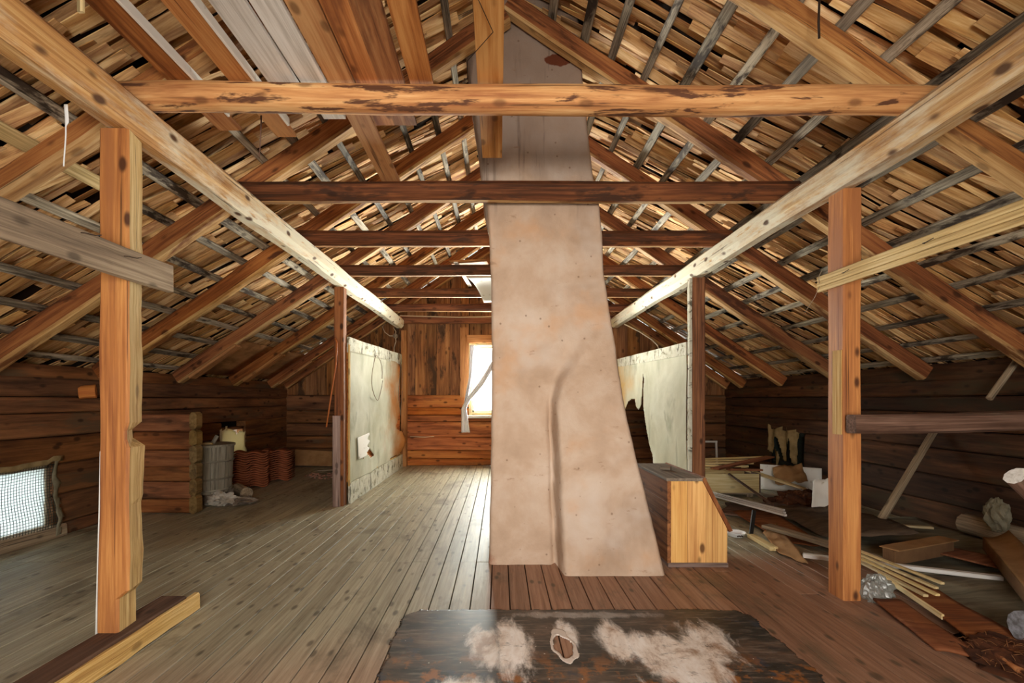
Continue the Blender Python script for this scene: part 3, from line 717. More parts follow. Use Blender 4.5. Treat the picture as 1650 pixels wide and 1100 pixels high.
# scraps on the far collars
mb = MB()
mb.sheet(lambda u, v: Vector((lerp(-.63, -.17, u)+.05*v, lerp(6.15, 6.75, v), 3.012+.02*u+.02*math.sin(3*v))), 8, 6, .012)
one('board_scrap', mb, 'planklt', 'curled orange board scrap lying on the fourth collar left of the chimney', 'board scrap')
mb = MB()
mb.sheet(lambda u, v: Vector((lerp(-.46+.22*v, -.02, u), lerp(7.0, 7.6, v), lerp(3.02, 2.78, v*v)+.01*u)), 8, 10, .01)
one('hanging_sheet', mb, 'white', 'white sheet sagging below the fifth collar left of the chimney', 'sheet')
mb = MB(); mb.beam((-.55, 6.2, 3.013), (-.45, 7.5, 3.013), .05, .02); one('board_scrap', mb, 'white', 'small white slat lying on the fourth collar beside the orange scrap', 'board scrap')

# ------------------------------------------------------------------ hanging bits
mb = MB(); mb.sheet(lambda u, v: P(103+6*u*(1 if v < .35 else .35)+2*math.sin(v*4), lerp(168, 268, v), 2.23), 3, 14, .002)
one('hanging_tape', mb, 'whitepl2', 'white tape hanging under the left purlin', 'tape')
mb = MB(); mb.beam(P(421, 186, 3.0), P(418, 254, 3.0), .012, .006, up=(0, 1, 0), seg=5, jit=.3, taper=.5)
one('hanging_sliver', mb, 'darkwood', 'dark wood sliver hanging below the front collar on the left', 'sliver')
mb = MB(); mb.tube([P(1322, -30, 2.6), P(1320, 10, 2.6), P(1319, 35, 2.61), P(1320, 62, 2.63)], .006, 6)
one('hanging_wire', mb, 'wiredk', 'dark wire hanging beside the front right rafter', 'wire')
mb = MB(); mb.beam(P(129, -60, 2.0), P(131, 20, 2.0), .025, .012, up=(0, 1, 0), seg=4, jit=.1)
one('hanging_splinter', mb, 'lathyel', 'pale wood splinter hanging at the top left corner', 'splinter')
mb = MB(); mb.beam(slope(-1, 3.25, 2.35, .085), slope(-1, 3.25, 3.3, .085), .09, .02, up=(-SI, 0, CO), seg=4, jit=.08)
one('pale_board', mb, 'lathyel', 'short pale board tucked under the shingles left of the near left post', 'board')
mb = MB(); mb.beam(P(1594, 642, 4.2), P(1641, 578, 4.25), .05, .05, seg=6, jit=.15, n=8)
one('strut', mb, 'greypl', 'short grey strut between the right wall top and the roof', 'strut')

# fibreboard under the low left eaves
for k, (ya, yb) in enumerate(((6.48, 7.66), (7.80, 8.92), (9.05, 9.56))):
    mb = MB(); mb.sheet(lambda u, v: slope(-1, lerp(4.32, 5.1, v), lerp(ya, yb, u), .066), 4, 4, .012, scale=(1.2, .8))
    one('fibreboard_panel', mb, 'fibre', f'brown fibreboard panel low on the left slope, {["nearest", "middle", "farthest"][k]} of three', 'panel', 'fibreboard panels')

# ------------------------------------------------------------------ chimney
TL = [(0, -.088), (.545, -.072), (1.02, -.067), (1.31, -.063), (1.71, -.063), (2.31, -.07), (2.865, -.10), (3.09, -.15), (3.57, -.195), (4.08, -.27), (4.9, -.36)]
TR = [(0, 1.225), (.25, 1.17), (.545, 1.10), (.8, 1.045), (1.02, 1.0), (1.31, .955), (1.71, .93), (2.0, .895), (2.31, .855), (2.865, .825), (3.09, .775), (3.57, .72), (4.08, .68), (4.9, .62)]
TB = [(0, .25), (.6, .235), (1.0, .20), (1.25, .14), (1.45, .085), (1.6, .05), (1.8, .025), (2.0, 0)]
TXC = [(0, .455), (.545, .44), (1.02, .425), (1.28, .42), (1.42, .46), (1.6, .56), (1.78, .68), (1.95, .88), (2.1, 1.1)]
TW = [(0, .018), (1.2, .02), (1.4, .035), (1.6, .05), (1.8, .07), (2, .15)]
TY0 = [(0, 3.90), (1.3, 3.95), (2.3, 4.03), (4.9, 4.12)]
def ch_front(x, z):
    y = interp(TY0, z); b = interp(TB, z); xc = interp(TXC, z)+.012*N(z*3, 4); w = interp(TW, z)
    y -= b*sst(xc-w, xc+w*1.6, x)
    if z < 1.45: y += .055*math.exp(-((x-xc+.015)/.022)**2)*sst(1.45, 1.1, z)
    y += .030*math.exp(-(((x-.37)/.13)**2+((z-1.42)/.16)**2))*(1 if x < xc else .2)      # dent below the flare
    y += .012*N(x*2.3, z*2.3, 3)+.006*N(x*8, z*8, 7)+.0025*N(x*24, z*24)+.038*N(x*5, z*4.5, 2)*math.exp(-(((x-.48)/.26)**2+((z-1.66)/.30)**2))+.012*N(x*13, z*11, 5)*math.exp(-(((x-.48)/.26)**2+((z-1.66)/.30)**2))
    return y
mb = MB(); nx, nz, nd = 72, 210, 10
vs, gs = [], []
rows = []
for k in range(nz+1):
    z = 4.9*k/nz; xl = interp(TL, z)+.006*N(z*4, 1)+.003*N(z*13, 3); xr = interp(TR, z)+.006*N(z*4, 9)+.003*N(z*13, 6)
    ring = []
    for i in range(nx+1):
        u = i/nx; x = lerp(xl, xr, u); y = ch_front(x, z)
        r = .03
        e = min(x-xl, xr-x)
        if e < r: y += r-math.sqrt(max(0, r*r-(r-e)**2))
        ring.append((x, y, z))
    yb = 4.85
    for i in range(1, nd+1): ring.append((xr+.004*N(z*6, i), lerp(ring[nx][1], yb, i/nd), z))
    for i in range(1, 13): ring.append((lerp(xr, xl, i/12), yb, z))
    for i in range(1, nd): ring.append((xl+.004*N(z*6, i+40), lerp(yb, ring[0][1], i/nd), z))
    rows.append(len(ring)); vs += ring
K = rows[0]
fs = [(k*K+i, k*K+(i+1) % K, (k+1)*K+(i+1) % K, (k+1)*K+i) for k in range(nz) for i in range(K)]
fs.append(tuple(range(nz*K, nz*K+K)))
mb.add(vs, [(v[2], v[0], v[1]) for v in vs], fs, .3, 0, smooth=True)
o = mb.build('chimney', 'plaster', origin=Z0)
tag(o, 'massive plastered chimney breast with flared foot rising through the roof', 'chimney')

# ------------------------------------------------------------------ pine bin by the chimney
y0, y1 = 3.85, 4.72
t = thing('firewood_bin', 'pine firewood bin with sloping lid on the right of the chimney', 'bin', (1.54, 4.3, 0))
prof = [(1.315, .03), (1.765, .03), (1.765, .30), (1.575, .665), (1.315, .665)]
for xa, xb in ((1.33, 1.455), (1.457, 1.60), (1.602, 1.765)):
    mb = MB(); zt = lambda x: .665 if x <= 1.575 else lerp(.665, .30, (x-1.575)/.19)
    ptsx = [xa, xb]+([1.575] if xa < 1.575 < xb else [])
    poly = [Vector((xa, y0, .03)), Vector((xb, y0, .03))]+[Vector((xx, y0, zt(xx))) for xx in sorted(ptsx, reverse=True)]
    mb.prism(poly, (0, 0, 0), (0, .02, 0)); c = mb.build('front_board', 'chest', t); c['label'] = 'yellow varnished front board'
mb = MB()
for a, b in ((.03, .17), (.172, .34), (.342, .50), (.502, .665)): mb.box((1.30, y0-.004, a), (1.328, y1, b), cham=.1)
mb.build('side_panel', 'chestdk', t)
mb = MB(); mb.box((1.745, y0+.022, .03), (1.765, y1, .30)); mb.build('side_panel', 'chestdk', t)
mb = MB(); mb.prism([Vector((1.33, y1-.02, .03)), Vector((1.744, y1-.02, .03)), Vector((1.744, y1-.02, .30)), Vector((1.57, y1-.02, .655)), Vector((1.33, y1-.02, .655))], (0, 0, 0), (0, .02, 0)); mb.build('back_panel', 'chestdk', t)
mb = MB(); mb.box((1.29, y0-.015, .667), (1.60, y1+.01, .69), cham=.1, ax=1); mb.build('top_board', ['chesttop'], t)
mb = MB(); mb.prism([Vector((1.585, y0-.02, .70)), Vector((1.80, y0-.02, .285)), Vector((1.775, y0-.02, .275)), Vector((1.565, y0-.02, .68))], (0, 0, 0), (0, y1-y0+.03, 0)); lid = mb.build('lid', 'redbrd', t)
mb = MB(); mb.box((1.305, y0-.006, 0.0), (1.77, y0+.012, .034), ax=0); mb.box((1.305, y0, 0), (1.32, y1, .03)); mb.box((1.755, y0, 0), (1.77, y1, .03)); mb.build('plinth', 'lilac', t)
mb = MB(); mb.beam((1.40, 4.3, .705), (1.47, 4.26, .703), .05, .025, seg=4, jit=.3)
one('wood_scrap', mb, 'chesttop', 'small dark scrap lying on the pine bin top', 'scrap')

# ------------------------------------------------------------------ papered screens
t = thing('papered_screen', 'left screen of stained torn wallpaper between far left post and gable', 'screen', (-1.88, 7.8, 0))
mb = MB(); mb.beam((-1.885, 6.18, 1.98), (-1.885, 9.5, 2.06), .03, .19, seg=24, jit=.06, cham=.06); mb.build('top_rail', 'lime', t)
mb = MB(); mb.beam((-1.87, 6.18, .125), (-1.87, 9.5, .125), .03, .25, seg=24, jit=.05, cham=.06); mb.build('base_board', 'lime', t)
def inpoly(px, py, pl):
    c = False; j = len(pl)-1
    for i in range(len(pl)):
        (xi, yi), (xj, yj) = pl[i], pl[j]
        if (yi > py) != (yj > py) and px < (xj-xi)*(py-yi)/(yj-yi)+xi: c = not c
        j = i
    return c
def shL(u, v):
    y = lerp(6.2, 9.42, u); z = lerp(.245, lerp(1.9, 1.99, u), v)
    y += .10*sst(.8, 1, u)*N(v*4, 3)+(.10*sst(.85, 1, u)*math.sin(v*7))
    x = -1.868+.022*N(y*1.6, z*1.2)+.012*N(y*4, z*3, 5)
    x += .10*sst(.84, 1, u)*sst(.55, .12, v)*sst(0, .1, v)*1.4 + .03*sst(.9, 1, u)
    return Vector((x, y, z))
def keepL(u, v):
    p = shL(u, v); px = VX+F*p.x/p.y; py = VY-F*(p.z-H)/p.y
    if inpoly(px, py, [(585, 716), (589, 713), (594, 721), (603, 733), (598, 738), (591, 731), (585, 739)]): return False
    if u > .93+.03*N(v*9, 2): return False
    if ((u-.97)/.10)**2+((v-.36)/.09)**2 < 1+1.1*N(u*14, v*11): return False
    if v < .02+.03*abs(N(u*9, 1)) and u > .7: return False
    return True
mb = MB(); mb.sheet(shL, 120, 70, .002, keepL, scale=(3.2, 1.7)); mb.build('wallpaper', 'sheetL', t)
mb = MB(); mb.sheet(lambda u, v: Vector((-1.845+.03*math.sin(u*3)*(1-v), lerp(6.5, 7.15, u)-.05*v, lerp(.50, .80, v)+.03*u)), 30, 24, .002, lambda u, v: u+.5*abs(N(v*3.3, 1))+.25*(1-v) < .97 and v > .04+.5*abs(N(u*2.6, 2))*u); c = mb.build('peeled_flap', 'white', t); c['label'] = 'whiter peeled flap of paper'
mb = MB(); mb.beam((-1.885, 6.2, .26), (-1.885, 9.45, .26), .02, .02); mb.build('bottom_batten', 'raw', t)
mb = MB(); mb.box((-1.912, 6.2, .27), (-1.898, 9.45, 1.95), cham=0); c = mb.build('backing_board', 'logback', t); c['label'] = 'orange brown board behind the torn paper'
mb = MB(); mb.beam((-1.872, 6.18, .22), (-1.872, 6.18, 1.98), .02, .03, up=(0, 1, 0), seg=14, jit=.3); mb.build('edge_batten', 'raw', t)
for (yc, zc, ry, rz_, nm) in ((7.45, 1.62, .30, .34, 'wide loop of grey wire hanging in the middle of the left papered screen'), (9.2, 1.5, .12, .5, 'narrow loop of grey wire at the far edge of the left papered screen')):
    mb = MB(); mb.tube([(-1.835+.01*math.sin(k), yc+ry*math.cos(k*.31), zc+rz_*math.sin(k*.31)) for k in range(0, 21)], .006, 6)
    one('wire_loop', mb, 'wire', nm, 'wire')

t = thing('papered_screen', 'right screen of white torn wallpaper beside the far right post', 'screen', (2.17, 7.3, 0))
mb = MB(); mb.beam((2.16, 5.72, 1.885), (2.16, 9.4, 1.965), .03, .15, seg=24, jit=.06, cham=.06); mb.build('top_rail', 'lime', t)
def shR(u, v):
    y = lerp(5.72, 9.3, u); z = lerp(.05, lerp(1.82, 1.9, u), v)
    return Vector((2.155+.02*N(y*1.6, z*1.3, 4)+.010*N(y*5, z*3), y, z))
polyR = [(1036, 600), (1038, 612), (1036.5, 628), (1037, 655), (1040, 680), (1046, 715), (1052, 735), (1053, 756), (1012, 770), (1006, 720), (1004, 668), (1012, 647), (1018, 642), (1023, 643), (1025, 655), (1029, 660), (1033, 652), (1035, 630)]
def keepR(u, v):
    p = shR(u, v); px = VX+F*p.x/p.y; py = VY-F*(p.z-H)/p.y
    return not inpoly(px, py, polyR)
mb = MB(); mb.sheet(shR, 170, 90, .002, keepR, scale=(3.4, 1.7)); mb.build('wallpaper', 'sheetR', t)

# ------------------------------------------------------------------ far window and curtain
def win(name, parts):
    t = bpy.data.objects.new(name, None); C.objects.link(t); t['kind'] = 'structure'; t.empty_display_size = .1
    for pn, mb, m in parts: mb.build(pn, m, t)
    return t
x0, x1, z0, z1 = WB
fr = MB()
fr.box((x0, 9.70, z0), (x0+.06, 9.86, z1)); fr.box((x1-.06, 9.70, z0), (x1, 9.86, z1)); fr.box((x0+.06, 9.70, z1-.06), (x1-.06, 9.86, z1), ax=0); fr.box((x0+.06, 9.70, z0), (x1-.06, 9.86, z0+.05), ax=0)
sash = MB(); mx = (x0+x1)/2
for a, b in ((x0+.06, mx), (mx, x1-.06)):
    sash.box((a, 9.78, z0+.05), (a+.035, 9.81, z1-.06)); sash.box((b-.035, 9.78, z0+.05), (b, 9.81, z1-.06))
    sash.box((a, 9.78, z0+.05), (b, 9.81, z0+.09), ax=0); sash.box((a, 9.78, z1-.10), (b, 9.81, z1-.06), ax=0)
pn = MB(); pn.box((x0+.09, 9.793, z0+.09), (x1-.09, 9.797, z1-.1))
hd = MB(); hd.box((x0-.03, 9.66, z1), (x1+.03, 9.735, z1+.15), ax=0); hd.box((x0-.17, 9.68, z0+.35), (x0-.005, 9.735, z1+.30)); hd.box((x1+.005, 9.68, z0), (x1+.10, 9.735, z1+.3))
sl = MB(); sl.beam((x0-.05, 9.66, z0-.03), (x1+.05, 9.66, z0-.03), .12, .05, seg=10, jit=.12)
win('window_1', [('window_frame', fr, 'lathyel'), ('sash', sash, 'white'), ('pane', pn, 'pane'), ('casing', hd, 'casing'), ('window_sill', sl, 'white')])
x0, x1, z0, z1 = .0, .92, 2.78, 3.52
fr = MB()
fr.box((x0, 9.70, z0), (x0+.06, 9.84, z1)); fr.box((x1-.06, 9.70, z0), (x1, 9.84, z1)); fr.box((x0+.06, 9.70, z1-.05), (x1-.06, 9.84, z1), ax=0); fr.box((x0+.06, 9.70, z0), (x1-.06, 9.84, z0+.05), ax=0); fr.box((.445, 9.77, z0+.05), (.475, 9.80, z1-.05))
pn = MB(); pn.box((x0+.06, 9.793, z0+.05), (x1-.06, 9.797, z1-.05))
win('added_window_5', [('window_frame', fr, 'casing'), ('pane', pn, 'pane')])  # added window, hidden behind the chimney, to brighten the mid roof
t = thing('curtain', 'white curtain tied back to the left of the far window', 'curtain', (-.68, 9.56, .62))
def swath(pts, nu=16, nv=40, fold=.02, seed=0):
    def fn(u, v):
        c = [interp([(q[0], q[k]) for q in pts], v) for k in (1, 2, 3)]
        return Vector((c[0]+(u-.5)*2*c[2], 9.57+fold*math.sin(u*17+seed+2*v)+.008*N(v*6, u*3), c[1]+.04*(u-.5)*N(v*3, seed)))
    m = MB(); m.sheet(fn, nu, nv, .002); return m
swath([(0, -.10, 2.02, .06), (.35, -.36, 1.6, .06), (.6, -.62, 1.28, .045), (.72, -.69, 1.12, .05), (1, -.655, .66, .085)]).build('drape', 'curtain', t)
swath([(0, -.53, 2.34, .045), (.5, -.56, 1.75, .03), (1, -.65, 1.26, .03)], seed=2).build('gauze', 'gauze', t)
mb = MB(); mb.tube([(-.56+.06*k, 9.60, 2.35) for k in range(20)], .006, 6); mb.build('curtain_wire', 'wire', t)
mb = MB(); mb.tube([(-1.75, 9.70, .57), (-1.6, 9.705, .565), (-1.45, 9.705, .56), (-1.28, 9.69, .575)], .008, 6)
one('stick', mb, 'cable', 'pale thin stick fixed low on the far log wall', 'stick')
t = thing('wire_junction', 'grey junction box with wires under the end of the left purlin', 'junction box', P(637, 541, 9.3))
mb = MB(); p = P(637, 541, 9.3); mb.tube([p+Vector((0, -.02, 0)), p+Vector((0, .04, 0))], .045, 12); mb.build('box', 'wire', t)
mb = MB(); mb.tube([P(637, 541, 9.3), P(628, 541, 9.3), P(620, 535, 9.3), P(616, 526, 9.3), P(621, 521, 9.35)], .007, 6)
mb.tube([P(637, 541, 9.3), P(638, 550, 9.3), P(635, 560, 9.3), P(635, 574, 9.35)], .007, 6)
mb.tube([P(637, 541, 9.3), P(638, 534, 9.3), P(634, 528, 9.35)], .007, 6); mb.build('wire', 'cable', t)
mb = MB(); mb.tube([P(640, 512, 9.5), P(645, 508.5, 9.55), P(700, 510, 9.57), P(740, 511, 9.57), P(792, 510, 9.57), P(830, 510, 9.57)], .009, 6)
one('cable', mb, 'cable', 'pale cable running along the far gable tie beam', 'cable')
mb = MB(); mb.tube([P(1006, 522, 8.3), P(1030, 534, 8.2), P(1050, 547, 8.1), P(1059, 556, 8.05), P(1062, 563, 8.0), P(1062.5, 575, 7.0)], .009, 6)
one('cable', mb, 'cable', 'pale cable curving down to the right papered screen', 'cable')
mb = MB(); mb.tube([P(540, 545, 5.94), P(543, 552, 5.92), P(541, 590, 5.9), P(533, 640, 5.85), P(526, 688, 5.8)], .010, 6)
one('hanging_cable', mb, 'copper', 'orange cable hanging beside the far left post', 'cable')

# ------------------------------------------------------------------ left windows
def y_win(name, wx, W, sgn, parts): return win(name, parts)
y0, y1, z0, z1 = WL
fr = MB()
fr.box((XL-.16, y0-.01, z0), (XL-.0, y0+.03, z1)); fr.box((XL-.16, y1-.03, z0), (XL+.0, y1+.01, z1)); fr.box((XL-.16, y0, z1-.03), (XL, y1, z1), ax=1); fr.box((XL-.16, y0, z0-.02), (XL+.02, y1, z0+.01), ax=1)
pn = MB(); pn.sheet(lambda u, v: Vector((XL-.02+.012*N(u*5, v*5), lerp(y0, y1, u), lerp(z0, z1, v))), 16, 12, .002)
win('window_2', [('window_frame', fr, 'greypl'), ('plastic_sheet', pn, 'plastic')])
t = thing('netting', 'fine netting tacked over the low left window opening', 'netting', (XL+.04, 4.1, z0))
mb = MB(); ny, nz_ = 42, 24
def nt(y, z): return Vector((XL+.045+.012*N(y*3, z*3)+.015*math.sin(z*9)*(y-y0), y+.012*N(z*4, y), z+.02*N(y*3, 5)*sst(z0, z1, z)))
for k in range(ny+1):
    y = lerp(y0-.02, y1+.03, k/ny); mb.tube([nt(y, lerp(z0-.01, z1+.03, j/10)) for j in range(11)], .0022, 4)
for k in range(nz_+1):
    z = lerp(z0-.01, z1+.03, k/nz_); mb.tube([nt(lerp(y0-.02, y1+.03, j/14), z) for j in range(15)], .0022, 4)
mb.build('mesh_net', 'net', t)
mb = MB(); mb.sheet(lambda u, v: nt(y1+.0+.08*u+.02*N(v*7, 2), lerp(z0-.12, z1+.06, v))+Vector((.01+.015*N(v*9, u), 0, 0)), 4, 24, .002, lambda u, v: u < .6+.5*N(v*8, 4)); c = mb.build('frayed_border', 'paper', t); c['label'] = 'frayed pale border'
mb = MB(); mb.sheet(lambda u, v: nt(lerp(y0-.05, y1+.08, u), z1+.0+.05*v+.01*N(u*9, 3)+.03*(u > .9))+Vector((.012, 0, 0)), 24, 3, .002); mb.build('top_border', 'cloth', t)
mb = MB(); mb.beam((XL+.03, y0-.3, .065), (XL+.03, y1+.12, .065), .07, .125, seg=10, jit=.2, cham=.2)
one('sill_log', mb, 'greypl', 'rough grey sill log under the netted low window', 'log')
y0, y1, z0, z1 = WL2
fr = MB(); fr.box((XL-.16, y0, z0), (XL, y0+.04, z1)); fr.box((XL-.16, y1-.04, z0), (XL, y1, z1)); fr.box((XL-.16, y0, z1-.04), (XL, y1, z1), ax=1); fr.box((XL-.16, y0, z0), (XL, y1, z0+.04), ax=1)
pn = MB(); pn.box((XL-.09, y0+.04, z0+.04), (XL-.086, y1-.04, z1-.04))
win('window_3', [('window_frame', fr, 'log'), ('pane', pn, 'pane')])
mb = MB(); mb.sheet(lambda u, v: Vector((XL+.03+.02*N(u*6, v*4), lerp(y0-.05, y1+.02, u), lerp(z0, z1-.02, v)+.05*math.sin(u*6)*v)), 14, 12, .002, lambda u, v: v < .97-.25*abs(N(u*4, 2)))
one('window_rag', mb, 'ragwin', 'sunlit pale rag hung over the small far left window', 'rag')

# right window, boarded dark, torn cloth
y0, y1, z0, z1 = WR
fr = MB(); fr.box((XR+.0, y0, z0), (XR+.16, y0+.05, z1)); fr.box((XR, y1-.05, z0), (XR+.16, y1, z1)); fr.box((XR, y0, z1-.05), (XR+.16, y1, z1), ax=1); fr.box((XR, y0, z0), (XR+.16, y1, z0+.05), ax=1)
pn = MB(); pn.box((XR+.10, y0, z0), (XR+.12, y1, z1))
win('window_4', [('window_frame', fr, 'green'), ('shutter', pn, 'green')])
mb = MB()
def rg(u, v):
    y = lerp(y1+.02, y0+.1, u); return Vector((XR-.05+.03*math.sin(u*15)+.015*N(v*5, u*5), y, lerp(z0+.03, z1+.10, v)-.07*math.sin(math.pi*min(1, u*2) if u < .5 else math.pi*(u*2-1))*v+.02*N(u*8, 2)))
def rk(u, v):
    cut = interp([(0, .32), (.12, .25), (.16, .42), (.28, .50), (.40, .55), (.48, .10), (.56, .07), (.60, .70), (.68, .75), (.71, .62), (.75, .8), (.80, .10), (.9, .05), (.93, .85), (1, .9)], u)
    if ((u-.30)/.09)**2+((v-.62)/.15)**2 < 1: return False
    return v > cut+.06*N(u*14, 6)
mb.sheet(rg, 60, 40, .002, rk)
one('torn_cloth', mb, 'cloth', 'torn tan cloth hanging over the dark right window', 'cloth')

# ------------------------------------------------------------------ left aisle things
t = thing('log_partition', 'low log wall stub sticking out of the left wall', 'partition', (-3.85, 5.68, 0))
mb = MB(); zz = [0, .16, .36, .53, .72, .93, 1.13]
for a, b in zip(zz, zz[1:]): mb.beam((XL-.02, 5.72, (a+b)/2), (-3.52, 5.72, (a+b)/2), .13, b-a-.008, seg=4, jit=.06, cham=.12, rnd=R(.55, 1))
mb.build('logs', 'logmid', t)
mb = MB()
for a, b in ((0, .2), (.205, .39), (.395, .57), (.575, .77), (.775, .95), (.955, 1.15)): mb.beam((-3.475, 5.625, (a+b)/2), (-3.475, 5.735, (a+b)/2), .085, b-a, seg=2, jit=.1, cham=.3, rnd=R(.2, .6))
c = mb.build('corner_log_ends', 'endlog', t); c['label'] = 'greyish cut ends of the corner logs'
# staved tub
cx, cy, r0, r1 = -3.81, 6.38, .325, .355
t = thing('wooden_tub', 'big round grey staved tub behind the log stub', 'tub', (cx, cy, .10))
zb, zt = .12, .70
for k in range(24):
    a0, a1 = 2*math.pi*k/24+.006, 2*math.pi*(k+1)/24-.006
    mb = MB(); pts = []
    for z, rr in ((zb, r0), (zt, r1)):
        for a in (a0, a1):
            pts.append((cx+rr*math.cos(a), cy+rr*math.sin(a), z)); pts.append((cx+(rr-.025)*math.cos(a), cy+(rr-.025)*math.sin(a), z))
    rn = random.random()
    mb.add(pts, [(p[2], p[0], p[1]) for p in pts], [(0, 2, 6, 4), (1, 5, 7, 3), (0, 4, 5, 1), (2, 3, 7, 6), (4, 6, 7, 5), (0, 1, 3, 2)], rn)
    mb.build('stave', 'tub', t)
for z in (.16, .30, .52):
    rr = lerp(r0, r1, (z-zb)/(zt-zb))+.004
    mb = MB(); mb.tube([(cx+rr*math.cos(2*math.pi*k/40), cy+rr*math.sin(2*math.pi*k/40), z) for k in range(41)], .013, 6); mb.build('hoop', 'tub', t)
mb = MB(); mb.tube([(cx, cy, zb+.02), (cx, cy, zb+.04)], r0-.03, 32); mb.build('bottom', 'tub', t)
mb = MB(); mb.prism([Vector((cx+.37*math.cos(a), cy+.37*math.sin(a), .702)) for a in [math.pi*(-.35+1.0*k/16) for k in range(17)]], (0, 0, 0), (0, 0, .025))
c = mb.build('lid', 'tub', t); c['label'] = 'half round lid'
mb = MB(); mb.beam((-4.02, 6.18, .74), (-3.62, 6.26, .742), .05, .022, seg=2); one('wooden_stick', mb, 'lathyel', 'pale flat stick lying on the tub lid', 'stick')
mb = MB(); mb.beam((-3.68, 6.36, .728), (-3.64, 6.40, .83), .05, .05, up=(0, 1, 0), n=8); one('wooden_peg', mb, 'tub', 'grey wooden peg standing on the tub lid', 'peg')
for k, (dx, dy) in enumerate(((.18, -.2), (-.2, -.18), (.2, .2), (-.18, .2))):
    mb = MB(); mb.beam((cx+dx, cy+dy, 0), (cx+dx, cy+dy, .118), .16, .16, seg=3, jit=.25, n=7, up=(0, 1, 0))
    one('prop_stone', mb, 'rubble', 'grey stone propping the wooden tub ' + ['at the front right', 'at the front left', 'at the back right', 'at the back left'][k], 'stone', 'stones under the tub')
def blob(c, r, sc=(1, 1, 1), seed=0, amp=.35, n=14, fr=2.0):
    m = MB(); vs = []
    for i in range(n+1):
        th = math.pi*i/n
        for j in range(2*n):
            ph = math.pi*j/n; d = Vector((math.sin(th)*math.cos(ph), math.sin(th)*math.sin(ph), math.cos(th)))
            q = 1+amp*N(d.x*fr+seed, d.y*fr, d.z*fr)+amp*.6*N(d.x*fr*3, d.y*fr*3+seed, d.z*fr*3)
            p = Vector((d.x*sc[0], d.y*sc[1], d.z*sc[2]))*r*q+Vector(c); p.z = max(p.z, .002); vs.append(p)
    K = 2*n
    fs = [(i*K+j, (i+1)*K+j, (i+1)*K+(j+1) % K, i*K+(j+1) % K) for i in range(n) for j in range(K)]
    m.add(vs, [tuple(v) for v in vs], fs, .4, 0, smooth=False); return m
one('crumpled_rag', blob((-3.42, 6.12, .06), .13, (1.2, .9, .65), 3, .6, 18, 3), 'chalkcloth', 'dirty white rag in a heap under the front of the tub', 'rag')
one('rubble_heap', blob((-3.28, 6.2, .03), .16, (1.3, 1, .3), 8, .6, 16, 4), 'rubble', 'low heap of grey rubble beside the tub rag', 'rubble')
mb = MB(); mb.beam((-3.55, 6.72, .085), (-3.27, 6.42, .085), .16, .16, n=12, seg=4, jit=.06); one('wood_block', mb, 'greypl', 'short thick grey wood block on the floor beside the tub', 'wood block')
# stacked clay roof tiles
def tile(c, yaw, w=.24, l=.36):
    m = MB(); ca, sa = math.cos(yaw), math.sin(yaw)
    def fn(u, v):
        a = (u-.5)*w; b = (v-.5)*l; z = .015*math.cos(2*math.pi*(u-.25))*(1) + .010*math.exp(-((u-.97)/.05)**2)
        return Vector((c[0]+a*ca-b*sa, c[1]+a*sa+b*ca, c[2]+z))
    m.sheet(fn, 14, 2, .012); return m
sp = [(-3.84, 7.42, 15, .35, 'front left'), (-3.58, 7.42, 15, .35, 'front right'), (-3.72, 8.02, 14, .2, 'back left'), (-3.47, 8.02, 14, .2, 'back right')]
for (sx, sy, n, yaw, nm) in sp:
    for k in range(n):
        o = tile((sx+R(-.008, .008), sy+R(-.01, .01), .032+k*.034), yaw+R(-.04, .04)).build('roof_tile', 'tile')
        pos = 'top' if k == n-1 else ('bottom' if k == 0 else f'{ORD[k]} from the bottom')
        tag(o, f'curved red clay roof tile, {pos} of the {nm} stack', 'roof tile', 'stacked clay roof tiles')
mb = MB()
for k in range(60):
    c = Vector((-3.05+R(-.22, .28), 8.35+R(-.3, .3), .012)); s_ = R(.012, .035)
    mb.beam(c, c+Vector((s_, R(-.03, .03), R(0, .01))), s_, s_*.6)
o = one('clay_crumbs', mb, 'pink', 'scatter of pinkish clay crumbs on the floor beyond the tile stacks', 'crumbs'); o['kind'] = 'stuff'
mb = MB(); mb.prism([P(475, 724, 9.62), P(535, 727, 9.62), P(535, 751, 9.5), P(475, 749.5, 9.5)], (0, 0, 0), (0, .012, 0)); 
one('cardboard_sheet', mb, 'card', 'tan cardboard sheet leaning on the far wall left of the post', 'cardboard')
mb = MB(); mb.beam((-3.3, 9.0, .012), (-2.5, 9.25, .012), .09, .02); one('floor_slat', mb, 'greypl', 'grey slat lying on the floor in front of the cardboard sheet', 'slat')
mb = MB(); mb.beam((-4.19, 4.95, 1.36), (-4.08, 5.02, 1.37), .15, .14, n=10, seg=3, jit=.15); one('log_stub', mb, 'logback', 'short cut log end high on the left wall below the rafter foot', 'log stub')

